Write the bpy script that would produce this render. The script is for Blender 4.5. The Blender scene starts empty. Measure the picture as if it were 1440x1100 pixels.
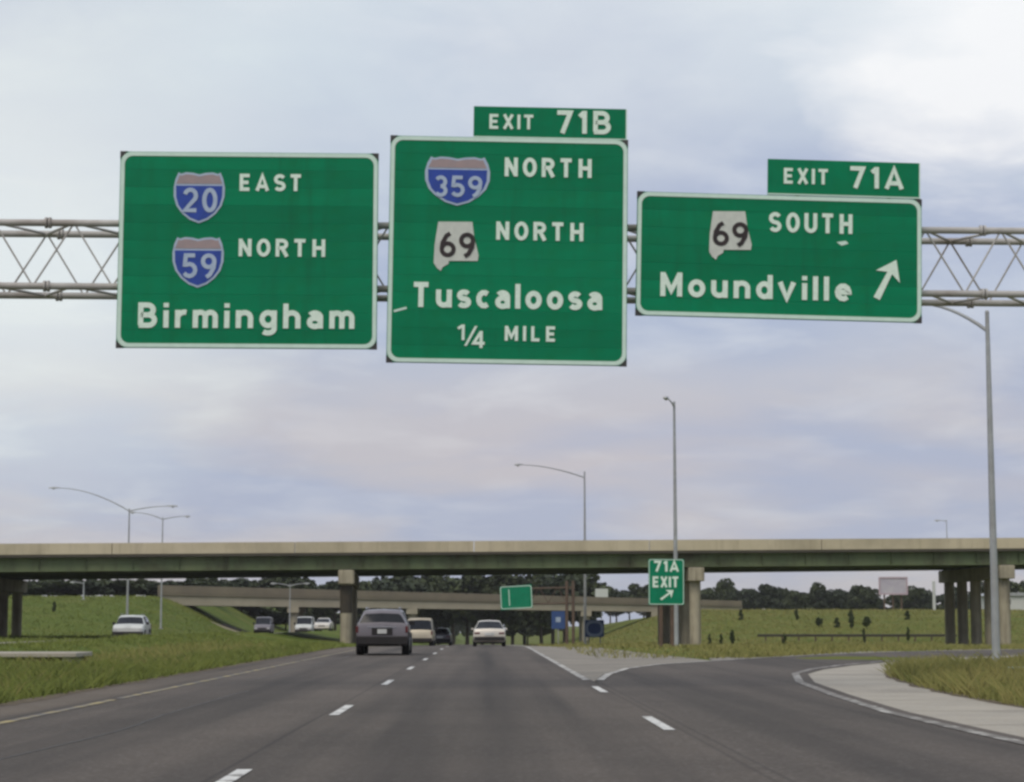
import bpy, bmesh, math, random
import numpy as np
from mathutils import Vector, Matrix, noise as mnoise
R = math.radians
random.seed(7); rng = np.random.default_rng(7)
scene = bpy.context.scene
COL = scene.collection

# ------------------------------------------------------------------ camera
CAM_H = 1.15; FPX = 2850.0
PITCH = math.atan(326/FPX); YAW = math.atan(38/FPX)
cd = bpy.data.cameras.new('camera'); cam = bpy.data.objects.new('camera', cd); COL.objects.link(cam)
cd.sensor_width = 36; cd.lens = FPX/1440*36; cd.clip_start = .1; cd.clip_end = 6000
cam.location = (0, 0, CAM_H); cam.rotation_euler = (R(90)+PITCH, 0, -YAW)
scene.camera = cam
scene.render.resolution_x = 1024; scene.render.resolution_y = 782
CM = cam.rotation_euler.to_matrix()
# ------------------------------------------------------------------ render settings
scene.render.engine = 'CYCLES'
scene.cycles.pixel_filter_type = 'BLACKMAN_HARRIS'
scene.cycles.filter_width = 2.8
scene.view_settings.view_transform = 'Standard'
scene.view_settings.look = 'None'
scene.view_settings.exposure = 0.0
scene.view_settings.gamma = 1.0
scene.view_settings.use_curve_mapping = False
# ------------------------------------------------------------------ world (overcast sky)
SUN_EL, SUN_AZ = 52, 205        # azimuth clockwise from +Y: behind the camera, a little left
W = bpy.data.worlds.new('World'); scene.world = W; W.use_nodes = True
nt = W.node_tree; nt.nodes.clear()
def N(t, **k):
    n = nt.nodes.new(t)
    for a, b in k.items(): setattr(n, a, b)
    return n
def L(a, b): nt.links.new(a, b)
out = N('ShaderNodeOutputWorld'); bg = N('ShaderNodeBackground'); bg.inputs[1].default_value = .1
L(bg.outputs[0], out.inputs[0])
sky = N('ShaderNodeTexSky', sky_type='NISHITA', sun_disc=False)
sky.sun_elevation = R(SUN_EL); sky.sun_rotation = R(SUN_AZ); sky.air_density = 1.2; sky.dust_density = 2.5
tc = N('ShaderNodeTexCoord'); sep = N('ShaderNodeSeparateXYZ'); L(tc.outputs['Generated'], sep.inputs[0])
def M(op, a, b=None, c=None, clamp=False):
    n = N('ShaderNodeMath', operation=op, use_clamp=clamp)
    for i, v in enumerate((a, b, c)):
        if v is None: continue
        if isinstance(v, (int, float)): n.inputs[i].default_value = v
        else: L(v, n.inputs[i])
    return n.outputs[0]
def ramp(fac, pts, ease='EASE'):
    n = N('ShaderNodeValToRGB'); n.color_ramp.interpolation = ease
    e = n.color_ramp.elements
    while len(e) < len(pts): e.new(.5)
    for el, (p, c) in zip(e, pts): el.position = p; el.color = (*c, 1)
    L(fac, n.inputs[0]); return n.outputs[0]
def mix(f, a, b, typ='MIX'):
    n = N('ShaderNodeMix', data_type='RGBA', blend_type=typ)
    if isinstance(f, float): n.inputs[0].default_value = f
    else: L(f, n.inputs[0])
    for i, v in ((6, a), (7, b)):
        if isinstance(v, tuple): n.inputs[i].default_value = (*v, 1)
        else: L(v, n.inputs[i])
    return n.outputs[2]
zz = M('MAXIMUM', M('ADD', sep.outputs[2], .16), .05)     # cloud sheet seen in perspective
cx = M('DIVIDE', sep.outputs[0], zz); cy = M('DIVIDE', sep.outputs[1], zz)
cmb = N('ShaderNodeCombineXYZ'); L(cx, cmb.inputs[0]); L(cy, cmb.inputs[1])
def cloud(scale, detail, rough, off, dist=0.0):
    mp = N('ShaderNodeMapping'); L(cmb.outputs[0], mp.inputs[0]); mp.inputs['Location'].default_value = off
    n = N('ShaderNodeTexNoise'); n.inputs['Scale'].default_value = scale; n.inputs['Detail'].default_value = detail
    n.inputs['Roughness'].default_value = rough; n.inputs['Distortion'].default_value = dist
    L(mp.outputs[0], n.inputs['Vector']); return n.outputs[0]
n1 = cloud(1.1, 6, .52, (3.1, 7.7, 0), .25)
n2 = cloud(3.0, 6, .55, (11.3, 1.9, 2), .35)
n3 = cloud(.8, 3, .5, (5.3, 21.9, 4))
# height in the sky: duller and pinker low down, lighter and bluer higher up
elev = M('MULTIPLY', sep.outputs[2], 3.0, clamp=True)
base = ramp(elev, [(0, (.62, .585, .585)), (.25, (.57, .55, .585)), (.55, (.545, .62, .73)), (1, (.76, .82, .86))])
dark = mix(.7, base, (.38, .46, .64)); light = mix(.6, base, (.98, 1.0, .98))
c1 = M('MULTIPLY', M('SUBTRACT', n1, .42), 5.0, clamp=True)
c2 = M('MULTIPLY', M('SUBTRACT', n2, .49), 3.6, clamp=True)
lift = M('MULTIPLY', M('MULTIPLY_ADD', elev, .7, .3), c2)
# thinner cloud toward two brighter parts of the sky (upper right, middle left)
def toward(px, py, w, sx=1.0):
    d = CM @ Vector(((px-720)/FPX, (550-py)/FPX, -1)); d.normalize()
    vm = N('ShaderNodeVectorMath', operation='DISTANCE'); L(tc.outputs['Generated'], vm.inputs[0]); vm.inputs[1].default_value = d
    wob = M('MULTIPLY', M('SUBTRACT', n2, .5), .20)
    return M('SUBTRACT', 1.0, M('DIVIDE', M('ADD', vm.outputs[1], wob), w), clamp=True)
t1 = M('MULTIPLY', toward(1425, 10, .100), 1.7, clamp=True)
t2 = M('MULTIPLY', toward(10, 330, .16), 1.3, clamp=True)
t3 = M('MULTIPLY', toward(330, 10, .14), .9, clamp=True)
s = mix(M('SUBTRACT', 1.0, c1, clamp=True), base, dark)
s = mix(M('MULTIPLY', lift, .85), s, light)
s = mix(M('MULTIPLY', t1, .95), s, (1.0, 1.0, .99))
s = mix(M('MULTIPLY', t2, .75), s, (.92, .96, .91))
s = mix(M('MULTIPLY', t3, .45), s, (.78, .90, .90))
pink = M('MULTIPLY', M('SUBTRACT', n3, .45), 2.5, clamp=True)
s = mix(M('MULTIPLY', pink, .22), s, (.66, .54, .54))
ten = mix(1.0, s, (9.9, 10.0, 10.2), 'MULTIPLY')
fin = mix(.95, sky.outputs[0], ten)
L(fin, bg.inputs[0])
# ------------------------------------------------------------------ sun, soft through cloud
sd = bpy.data.lights.new('sun', 'SUN'); sun = bpy.data.objects.new('sun', sd); COL.objects.link(sun)
sd.energy = 1.5; sd.angle = R(40); sd.color = (1, .90, .76)
az, el = R(SUN_AZ), R(SUN_EL)
sdir = Vector((math.sin(az)*math.cos(el), math.cos(az)*math.cos(el), math.sin(el)))
sun.rotation_euler = sdir.to_track_quat('Z', 'Y').to_euler(); sun.location = (0, -20, 60)

# ================================================================== helpers
def at(px, py, Y):
    """world point on the ray through a photograph pixel, Y metres ahead"""
    d = CM @ Vector(((px-720)/FPX, (550-py)/FPX, -1))
    return Vector((0, 0, CAM_H)) + d*(Y/d.y)
def gp(px, py):
    d = CM @ Vector(((px-720)/FPX, (550-py)/FPX, -1)); t = CAM_H/-d.z
    return (d.x*t, d.y*t)
def sstep(a, b, x):
    t = min(1, max(0, (x-a)/(b-a))); return t*t*(3-2*t)
def T(x, y):
    """height of the land"""
    g = -.0102*max(0, y-96) if y > 104 else (-.0102*(y-88)**2/32 if y > 88 else 0)
    if x < -8 and y < 900: g = g*(1-sstep(-8, -16, x)*.86) if x > -60 else g*.14
    g += .33*sstep(-13.6, -16.3, x)*sstep(-18.4, -17.0, x)*sstep(45, 62, y)+.14*sstep(-6.8, -11, x)*sstep(-18.4, -17, x)*sstep(62, 100, y)      # crown of the median
    g += 4.9*sstep(11, 30, x)*sstep(196, 292, y)                               # bank on the right
    g += 5.0*sstep(-33, -46, x)*sstep(185, 285, y)                             # bank on the left
    g -= .26*sstep(12.4, 14.2, x)*sstep(44, 56, y)*sstep(64, 60, y)
    g += 8*sstep(700, 1500, y)
    return g

def prop(o, label=None, cat=None, group=None, kind=None):
    if label: o['label'] = label
    if cat: o['category'] = cat
    if group: o['group'] = group
    if kind: o['kind'] = kind
    return o
def empty(name, loc=(0, 0, 0), rz=0, label=None, cat=None, group=None, kind=None):
    o = bpy.data.objects.new(name, None); COL.objects.link(o); o.location = loc; o.rotation_euler = (0, 0, rz)
    o.empty_display_size = .3
    return prop(o, label, cat, group, kind)
def meshobj(name, me, mat, parent=None):
    o = bpy.data.objects.new(name, me); COL.objects.link(o)
    if mat is not None: me.materials.append(mat)
    if parent is not None: o.parent = parent
    return o
class MB:
    def __init__(s): s.v = []; s.f = []
    def add(s, vs, fs):
        b = len(s.v); s.v += [tuple(v) for v in vs]; s.f += [tuple(i+b for i in f) for f in fs]; return s
    def box(s, x0, x1, y0, y1, z0, z1, mt=None):
        vs = [Vector(p) for p in ((x0,y0,z0),(x1,y0,z0),(x1,y1,z0),(x0,y1,z0),(x0,y0,z1),(x1,y0,z1),(x1,y1,z1),(x0,y1,z1))]
        if mt is not None: vs = [mt @ v for v in vs]
        return s.add(vs, [(0,3,2,1),(4,5,6,7),(0,1,5,4),(1,2,6,5),(2,3,7,6),(3,0,4,7)])
    def hexa(s, p):      # eight corners, bottom ring then top ring
        return s.add(p, [(0,3,2,1),(4,5,6,7),(0,1,5,4),(1,2,6,5),(2,3,7,6),(3,0,4,7)])
    def tube(s, pts, r, n=8, caps=True):
        pts = [Vector(p) for p in pts]; k = len(pts)
        rs = r if isinstance(r, (list, tuple)) else [r]*k
        rings = []
        for i, p in enumerate(pts):
            d = (pts[min(i+1, k-1)]-pts[max(i-1, 0)]).normalized()
            up = Vector((0, 0, 1)) if abs(d.z) < .9 else Vector((0, 1, 0))
            a = d.cross(up).normalized(); b = a.cross(d)
            rings.append([p+(a*math.cos(2*math.pi*j/n)+b*math.sin(2*math.pi*j/n))*rs[i] for j in range(n)])
        vs = [v for rg in rings for v in rg]; fs = []
        for i in range(k-1):
            for j in range(n):
                fs.append((i*n+j, i*n+(j+1) % n, (i+1)*n+(j+1) % n, (i+1)*n+j))
        if caps: fs += [tuple(range(n))[::-1], tuple((k-1)*n+j for j in range(n))]
        return s.add(vs, fs)
    def prism(s, poly, y0, y1, mt=None):      # polygon in x,z extruded along y
        n = len(poly)
        vs = [Vector((p[0], y0, p[1])) for p in poly]+[Vector((p[0], y1, p[1])) for p in poly]
        if mt is not None: vs = [mt @ v for v in vs]
        fs = [tuple(range(n)), tuple(range(2*n-1, n-1, -1))]+[(i, i+n, (i+1) % n+n, (i+1) % n) for i in range(n)]
        return s.add(vs, fs)
    def mesh(s, name, smooth=0, bevel=0, seg=1):
        me = bpy.data.meshes.new(name); me.from_pydata(s.v, [], s.f)
        bm = bmesh.new(); bm.from_mesh(me)
        bmesh.ops.recalc_face_normals(bm, faces=bm.faces)
        if bevel: bmesh.ops.bevel(bm, geom=list(bm.edges), offset=bevel, segments=seg, affect='EDGES', clamp_overlap=True)
        bm.to_mesh(me); bm.free()
        if smooth:
            for p in me.polygons: p.use_smooth = True
            me.set_sharp_from_angle(angle=R(smooth))
        me.update(); return me
    def build(s, name, mat, parent=None, smooth=0, bevel=0, seg=1):
        return meshobj(name, s.mesh(name, smooth, bevel, seg), mat, parent)
def kids(o): return [c for c in bpy.data.objects if c.parent == o]
def copy_tree(o, parent=None):
    c = o.copy(); COL.objects.link(c)
    if parent is not None: c.parent = parent
    for ch in o.children: copy_tree(ch, c)
    return c

# ------------------------------------------------------------------ materials
def mat(name, c1, c2=None, scale=4.0, rough=.7, metal=0.0, bump=0.0, bscale=60.0, detail=5, stretch=(1, 1, 1), spec=.4,
        grime=None, gscale=1.0, coords='Object', lo=.35, hi=.65, fleck=None):
    m = bpy.data.materials.new(name); m.use_nodes = True; t = m.node_tree; b = t.nodes['Principled BSDF']
    b.inputs['Roughness'].default_value = rough; b.inputs['Metallic'].default_value = metal
    b.inputs['Specular IOR Level'].default_value = spec
    tcn = t.nodes.new('ShaderNodeTexCoord'); mp = t.nodes.new('ShaderNodeMapping'); mp.inputs['Scale'].default_value = stretch
    t.links.new(tcn.outputs[coords], mp.inputs[0])
    def noise(sc, det, vec):
        n = t.nodes.new('ShaderNodeTexNoise'); n.inputs['Scale'].default_value = sc; n.inputs['Detail'].default_value = det
        n.inputs['Roughness'].default_value = .6; t.links.new(vec, n.inputs['Vector']); return n.outputs[0]
    def rmp(f, a, b_):
        n = t.nodes.new('ShaderNodeMapRange'); n.inputs[1].default_value = a; n.inputs[2].default_value = b_; t.links.new(f, n.inputs[0]); return n.outputs[0]
    def mx(f, a, b_, typ='MIX'):
        n = t.nodes.new('ShaderNodeMix'); n.data_type = 'RGBA'; n.blend_type = typ
        if isinstance(f, float): n.inputs[0].default_value = f
        else: t.links.new(f, n.inputs[0])
        for i, v in ((6, a), (7, b_)):
            if isinstance(v, tuple): n.inputs[i].default_value = (*v, 1)
            else: t.links.new(v, n.inputs[i])
        return n.outputs[2]
    c2 = c2 or tuple(x*.82 for x in c1)
    col = mx(rmp(noise(scale, detail, mp.outputs[0]), lo, hi), c1, c2)
    if grime:
        col = mx(rmp(noise(gscale, 6, tcn.outputs[coords]), .48, .72), col, grime)
    if fleck:
        col = mx(rmp(noise(fleck[1], 2, tcn.outputs[coords]), .5, .75), col, fleck[0])
    t.links.new(col, b.inputs['Base Color'])
    if bump:
        bn = t.nodes.new('ShaderNodeBump'); bn.inputs['Strength'].default_value = bump; bn.inputs['Distance'].default_value = .02
        t.links.new(noise(bscale, 4, tcn.outputs[coords]), bn.inputs['Height']); t.links.new(bn.outputs[0], b.inputs['Normal'])
    m['_nodes'] = 1
    return m
def asphalt(name, base, other, wheel=None, seams=()):
    """worn asphalt: fine stone grain, broad blotches, darker oil band along lane centres (wheel = list of x)"""
    m = mat(name, base, other, scale=.35, rough=.88, bump=.35, bscale=45, spec=.25, fleck=((.17, .152, .135), 22.0), grime=tuple(x*.72 for x in base), gscale=.13)
    t = m.node_tree; b = t.nodes['Principled BSDF']; src = b.inputs['Base Color'].links[0].from_socket
    g = t.nodes.new('ShaderNodeNewGeometry'); sp = t.nodes.new('ShaderNodeSeparateXYZ'); t.links.new(g.outputs['Position'], sp.inputs[0])
    nz = t.nodes.new('ShaderNodeTexNoise'); nz.inputs['Scale'].default_value = .5
    mp = t.nodes.new('ShaderNodeMapping'); mp.inputs['Scale'].default_value = (2.2, .05, 1); t.links.new(g.outputs['Position'], mp.inputs[0]); t.links.new(mp.outputs[0], nz.inputs['Vector'])
    nz.inputs['Detail'].default_value = 5
    def mth(op, a, b_=0.0, clamp=False):
        n = t.nodes.new('ShaderNodeMath'); n.operation = op; n.use_clamp = clamp
        for i, v in enumerate((a, b_)):
            if isinstance(v, (int, float)): n.inputs[i].default_value = v
            else: t.links.new(v, n.inputs[i])
        return n.outputs[0]
    tot = None
    for cxx, w, k in (wheel or []):
        d = mth('ABSOLUTE', mth('SUBTRACT', sp.outputs[0], cxx)); v = mth('MULTIPLY', mth('SUBTRACT', 1.0, mth('DIVIDE', d, w), True), k)
        tot = v if tot is None else mth('ADD', tot, v)
    streak = mth('MULTIPLY', mth('SUBTRACT', nz.outputs[0], .44, True), 2.4)
    tot = streak if tot is None else mth('ADD', tot, streak)
    for sx in seams:
        d = mth('ABSOLUTE', mth('SUBTRACT', mth('ADD', sp.outputs[0], mth('MULTIPLY', mth('SUBTRACT', nz.outputs[0], .5), .12)), sx))
        tot = mth('ADD', tot, mth('MULTIPLY', mth('LESS_THAN', d, .022), .35))
    n = t.nodes.new('ShaderNodeMix'); n.data_type = 'RGBA'; n.inputs[7].default_value = (.035, .031, .029, 1)
    t.links.new(mth('MULTIPLY', tot, 1.0, True), n.inputs[0]); t.links.new(src, n.inputs[6]); t.links.new(n.outputs[2], b.inputs['Base Color'])
    return m
def worn_paint(name, c, under, thr=.5, scale=5.0):
    m = mat(name, c, tuple(x*.8 for x in c), rough=.6, scale=9)
    t = m.node_tree; b = t.nodes['Principled BSDF']; src = b.inputs['Base Color'].links[0].from_socket
    tcn = t.nodes.new('ShaderNodeNewGeometry'); nz = t.nodes.new('ShaderNodeTexNoise'); nz.inputs['Scale'].default_value = scale; nz.inputs['Detail'].default_value = 6
    nz.inputs['Roughness'].default_value = .7; t.links.new(tcn.outputs['Position'], nz.inputs['Vector'])
    r = t.nodes.new('ShaderNodeMapRange'); r.inputs[1].default_value = thr; r.inputs[2].default_value = thr+.08; t.links.new(nz.outputs[0], r.inputs[0])
    n = t.nodes.new('ShaderNodeMix'); n.data_type = 'RGBA'; n.inputs[7].default_value = (*under, 1)
    t.links.new(r.outputs[0], n.inputs[0]); t.links.new(src, n.inputs[6]); t.links.new(n.outputs[2], b.inputs['Base Color'])
    return m
def leafmat(name, a, b_, rough=.75):
    m = mat(name, a, b_, scale=.6, rough=rough, coords='Object')
    t = m.node_tree; b = t.nodes['Principled BSDF']; src = b.inputs['Base Color'].links[0].from_socket
    oi = t.nodes.new('ShaderNodeObjectInfo'); hs = t.nodes.new('ShaderNodeHueSaturation')
    mr = t.nodes.new('ShaderNodeMapRange'); mr.inputs[3].default_value = .75; mr.inputs[4].default_value = 1.25
    t.links.new(oi.outputs['Random'], mr.inputs[0]); t.links.new(mr.outputs[0], hs.inputs['Value']); t.links.new(src, hs.inputs['Color'])
    t.links.new(hs.outputs[0], b.inputs['Base Color'])
    return m
ASP = (.118, .097, .081)
m_asph = asphalt('asphalt', ASP, (.090, .074, .062), wheel=[(-3.65, .75, .32), (0.05, .85, .42), (-1.0, .35, .12), (1.0, .35, .12)], seams=(-1.98, 2.06, -5.6))
m_ramp = asphalt('ramp_asphalt', (.110, .091, .077), (.088, .073, .062), wheel=[(3.5, .8, .30)], seams=(2.2,))
m_shl = asphalt('shoulder_asphalt', (.15, .12, .092), (.115, .092, .072))
m_conc = mat('shoulder_concrete', (.40, .355, .29), (.32, .285, .235), scale=.7, rough=.9, bump=.25, bscale=30, grime=(.2, .18, .15), gscale=.25, fleck=((.42, .4, .36), 25))
m_gore = mat('gore_concrete', (.26, .228, .185), (.20, .176, .145), scale=.5, rough=.9, bump=.25, bscale=30, grime=(.14, .125, .105), gscale=.3, fleck=((.3, .28, .25), 25))
m_wht = worn_paint('white_paint', (.72, .70, .66), (.2, .18, .16), .53, 3.2)
m_seal = mat('crack_sealant', (.045, .040, .036), (.06, .054, .048), rough=.5, scale=3)
m_whtworn = worn_paint('worn_white_paint', (.55, .52, .47), (.15, .13, .108), .41, 1.9)
m_wht2 = worn_paint('thin_white_paint', (.56, .53, .48), (.15, .13, .11), .475, 1.6)
m_yel = worn_paint('worn_yellow_paint', (.40, .31, .12), (.135, .115, .095), .44, 1.1)
def grassmat(name, a, b_, dry, dscale=.12):
    return mat(name, a, b_, scale=1.3, rough=.95, bump=.6, bscale=14, grime=dry, gscale=dscale, spec=.1, fleck=(tuple(x*.55 for x in a), 5.0))
def ground_material():
    m = grassmat('grass_ground', (.120, .155, .026), (.068, .100, .016), (.165, .160, .042))
    t = m.node_tree; b = t.nodes['Principled BSDF']; src = b.inputs['Base Color'].links[0].from_socket
    g = t.nodes.new('ShaderNodeNewGeometry'); sp = t.nodes.new('ShaderNodeSeparateXYZ'); t.links.new(g.outputs['Position'], sp.inputs[0])
    r = t.nodes.new('ShaderNodeMapRange'); r.inputs[1].default_value = -4; r.inputs[2].default_value = 8; r.inputs[4].default_value = .75; t.links.new(sp.outputs[0], r.inputs[0])
    nz = t.nodes.new('ShaderNodeTexNoise'); nz.inputs['Scale'].default_value = .22; nz.inputs['Detail'].default_value = 6; t.links.new(g.outputs['Position'], nz.inputs['Vector'])
    mu = t.nodes.new('ShaderNodeMath'); mu.operation = 'MULTIPLY'; t.links.new(r.outputs[0], mu.inputs[0])
    r2 = t.nodes.new('ShaderNodeMapRange'); r2.inputs[1].default_value = .3; r2.inputs[2].default_value = .6; t.links.new(nz.outputs[0], r2.inputs[0]); t.links.new(r2.outputs[0], mu.inputs[1])
    n = t.nodes.new('ShaderNodeMix'); n.data_type = 'RGBA'; n.inputs[7].default_value = (.130, .135, .028, 1)
    t.links.new(mu.outputs[0], n.inputs[0]); t.links.new(src, n.inputs[6]); t.links.new(n.outputs[2], b.inputs['Base Color'])
    return m
m_grass = ground_material()
m_blade = leafmat('grass_blades_green', (.225, .255, .055), (.13, .165, .035), .9)
m_bladedry = leafmat('grass_blades_dry', (.235, .205, .07), (.14, .15, .04), .9)
m_parapet = mat('parapet_concrete', (.58, .50, .36), (.50, .43, .30), scale=.4, rough=.9, grime=(.36, .31, .22), gscale=.15, bump=.2, bscale=12)
m_col = mat('column_concrete', (.42, .37, .27), (.34, .30, .22), scale=.8, rough=.9, grime=(.25, .22, .17), gscale=.5, bump=.2, bscale=12)
m_coldk = mat('dark_column_concrete', (.075, .06, .042), (.045, .038, .028), scale=1.2, rough=.9, grime=(.05, .045, .035), gscale=1)
m_far = mat('far_bridge_concrete', (.36, .32, .24), (.30, .265, .20), scale=.3, rough=.9)
m_fargird = mat('far_bridge_beam', (.20, .17, .12), (.16, .135, .10), scale=.3, rough=.8)
m_girder = mat('green_girder_paint', (.17, .20, .095), (.13, .17, .08), scale=.5, rough=.6, grime=(.06, .05, .03), gscale=.3, stretch=(1, 1, .3))
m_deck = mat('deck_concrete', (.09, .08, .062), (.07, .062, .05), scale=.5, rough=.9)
m_galv = mat('galvanised_steel', (.40, .41, .41), (.32, .33, .335), scale=2.5, rough=.5, metal=.15, grime=(.26, .25, .24), gscale=.8)
m_truss = mat('truss_tube_metal', (.50, .475, .45), (.40, .38, .36), scale=1.6, rough=.6, metal=.1, grime=(.25, .21, .185), gscale=.9)
m_dkst = mat('dark_bracket_steel', (.05, .047, .045), (.035, .033, .03), scale=6, rough=.6)
m_green = mat('sign_green_sheeting', (.002, .215, .095), (.003, .175, .080), scale=1.1, rough=.6, spec=.12, grime=(.004, .18, .075), gscale=2.2, stretch=(.5, 1, 2.4))
m_greend = mat('sign_green_far', (.003, .22, .11), (.004, .18, .09), scale=2, rough=.6, spec=.12)
m_back = mat('sign_edge_metal', (.05, .06, .055), (.035, .04, .04), scale=5, rough=.6)
def vary(m, lo=.9, hi=1.1):
    t = m.node_tree; b = t.nodes['Principled BSDF']; src = b.inputs['Base Color'].links[0].from_socket
    oi = t.nodes.new('ShaderNodeObjectInfo'); hs = t.nodes.new('ShaderNodeHueSaturation'); mr = t.nodes.new('ShaderNodeMapRange')
    mr.inputs[3].default_value = lo; mr.inputs[4].default_value = hi; t.links.new(oi.outputs['Random'], mr.inputs[0])
    t.links.new(mr.outputs[0], hs.inputs['Value']); t.links.new(src, hs.inputs['Color']); t.links.new(hs.outputs[0], b.inputs['Base Color'])
vary(m_green)
def streaks(m, col, sx=1.2, sz=.08, lo=.50, hi=.75, k=.6):
    """rain streaks: stains that run down the face"""
    t = m.node_tree; b = t.nodes['Principled BSDF']; src = b.inputs['Base Color'].links[0].from_socket
    g = t.nodes.new('ShaderNodeNewGeometry'); mp = t.nodes.new('ShaderNodeMapping'); mp.inputs['Scale'].default_value = (sx, sx, sz)
    t.links.new(g.outputs['Position'], mp.inputs[0]); nz = t.nodes.new('ShaderNodeTexNoise'); nz.inputs['Detail'].default_value = 7; nz.inputs['Scale'].default_value = 1.0
    nz.inputs['Roughness'].default_value = .7; t.links.new(mp.outputs[0], nz.inputs['Vector'])
    mr = t.nodes.new('ShaderNodeMapRange'); mr.inputs[1].default_value = lo; mr.inputs[2].default_value = hi; mr.inputs[4].default_value = k; t.links.new(nz.outputs[0], mr.inputs[0])
    n = t.nodes.new('ShaderNodeMix'); n.data_type = 'RGBA'; n.inputs[7].default_value = (*col, 1)
    t.links.new(mr.outputs[0], n.inputs[0]); t.links.new(src, n.inputs[6]); t.links.new(n.outputs[2], b.inputs['Base Color'])
streaks(m_green, (.010, .10, .05), 5.0, .5, .52, .8, .55)
streaks(m_parapet, (.30, .25, .17), 1.3, .15); streaks(m_col, (.15, .125, .085), 2.2, .2, .46, .7, .8); streaks(m_girder, (.07, .06, .035), .9, .2, .5, .72, .7)
m_letter = mat('button_copy_white', (.74, .86, .74), (.64, .78, .66), scale=9, rough=.5, fleck=((.84, .92, .84), 42))
m_border = mat('sign_border_white', (.64, .80, .70), (.58, .74, .64), scale=5, rough=.5)
m_blue = mat('shield_blue', (.02, .06, .36), (.016, .05, .28), scale=5, rough=.5)
m_red = mat('faded_shield_red', (.36, .27, .27), (.31, .25, .26), scale=8, rough=.6)
m_shw = mat('shield_white', (.42, .50, .62), (.36, .44, .58), scale=9, rough=.5)
m_alw = mat('state_marker_white', (.60, .62, .56), (.53, .55, .50), scale=8, rough=.5)
m_blk = mat('numeral_black', (.035, .02, .02), (.02, .015, .015), scale=8, rough=.5)
m_wood = mat('post_brown', (.14, .09, .06), (.09, .06, .045), scale=3, rough=.8)
m_bark = mat('bark', (.07, .055, .04), (.045, .035, .027), scale=6, rough=.95)
m_leafA = leafmat('leaf_dark', (.042, .054, .025), (.026, .036, .018))
m_leafB = leafmat('leaf_olive', (.060, .074, .026), (.036, .048, .019))
m_leafC = leafmat('leaf_sapling', (.055, .072, .022), (.035, .05, .016))
m_glass = mat('dark_glass', (.018, .02, .026), (.012, .013, .017), rough=.12, spec=.3)
m_tyre = mat('tyre_rubber', (.014, .013, .013), (.01, .01, .01), rough=.85)
m_trim = mat('black_trim', (.018, .014, .014), (.012, .01, .01), rough=.6)
m_rim = mat('wheel_rim', (.36, .36, .36), rough=.35, metal=.7)
m_lampr = mat('red_lamp_lens', (.11, .014, .012), rough=.3)
m_lampw = mat('clear_lamp_lens', (.6, .6, .58), rough=.15)
m_platew = mat('plate_white', (.6, .6, .58), rough=.5)
def paint(name, c, metal=.1): return mat(name, c, tuple(x*.93 for x in c), rough=.28, spec=.55, metal=metal, scale=2, grime=tuple(x*.8 for x in c), gscale=1.5)
m_silver = paint('silver_paint', (.20, .18, .195), .2); m_pwhite = paint('cream_white_paint', (.70, .64, .56)); m_ptan = paint('tan_paint', (.46, .40, .30))
m_pgrey = paint('grey_purple_paint', (.12, .11, .125)); m_pw2 = paint('white_paint_body', (.62, .62, .58))
m_chrome = mat('chrome', (.55, .55, .56), rough=.2, metal=.9)

# ================================================================== land, roads
xs = sorted(set([-1500, -900, -600, -420, -300, -220, -160, -130, -110, -95, -84, -75, -68, -62]+[x*1.0 for x in range(-58, 59)]+[62, 68, 75, 84, 95, 110, 130, 160, 220, 300, 420, 600, 900, 1500]))
ys = sorted(set([-60, -30, -10]+[y*2 for y in range(0, 170)]+[345, 355, 370, 390, 420, 460, 520, 600, 700, 800, 900, 1050, 1200, 1500, 2200, 3200]))
def rough_z(x, y):
    if -7.2 < x < 10 or y < 0: return 0
    if -28.5 < x < -17: return 0
    return .09*mnoise.noise(Vector((x*.21, y*.13, 0)))
def onpave(x, y): return False
# pavement outlines (x at given y), taken along the road
RAMP_L = [(2.1, 8), (2.1, 20), (2.1, 36), (2.15, 40), (2.6, 45), (3.4, 50.5), (4.6, 55.5), (6.8, 61), (9.3, 67), (12.5, 74), (16.5, 80.5), (23, 87), (35, 95), (60, 104), (110, 112)]
RAMP_R = [(5.35, 8), (5.35, 16), (5.35, 22), (5.4, 26), (5.75, 32), (6.3, 39), (7.2, 45.5), (8.3, 50), (9.8, 54.5), (12.0, 60), (14.8, 66), (21, 74.5), (34, 84), (59, 94), (109, 102)]
SHL_R = [(7.15, 8), (7.15, 16), (7.15, 22), (7.2, 26), (7.35, 31), (7.7, 36), (8.5, 43), (9.6, 48.5), (11.0, 53), (13.0, 58.3), (15.6, 64.6), (21.6, 73.3), (34.3, 83), (59.3, 93), (109.3, 101)]
GORE_R = [(2.1, 40), (2.7, 45), (3.6, 50.5), (4.9, 55.8), (7.1, 61.6), (9.6, 67.6), (12.8, 74.8), (16.8, 81.4), (23.2, 88), (35.2, 96.2), (60, 105.4), (110, 113.4)]
def xin(poly, y):
    for (x0, y0), (x1, y1) in zip(poly, poly[1:]):
        if y0 <= y <= y1: return x0+(x1-x0)*(y-y0)/(y1-y0)
    return None
def paved(x, y, pad=0.0):
    if -6.65-pad < x < 2.2+pad: return True
    if y > 40 and x < gore_edge(y)+pad: return x > 0
    r, l = xin(SHL_R, y), xin(GORE_R, y)
    if r is not None and l is not None and y > 8:
        lo_ = min(2, l); 
        if l-pad*2 <= 0: return False
        if y <= 48: return 2 < x < r+pad
        # ramp band: between outer gore edge (left/far) and right shoulder (near)
        return l-6-pad < x < r+pad and point_in_band(x, y, pad)
    if x > 2 and y <= 8: return x < 7.3+pad
    return point_in_band(x, y, pad)
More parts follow.
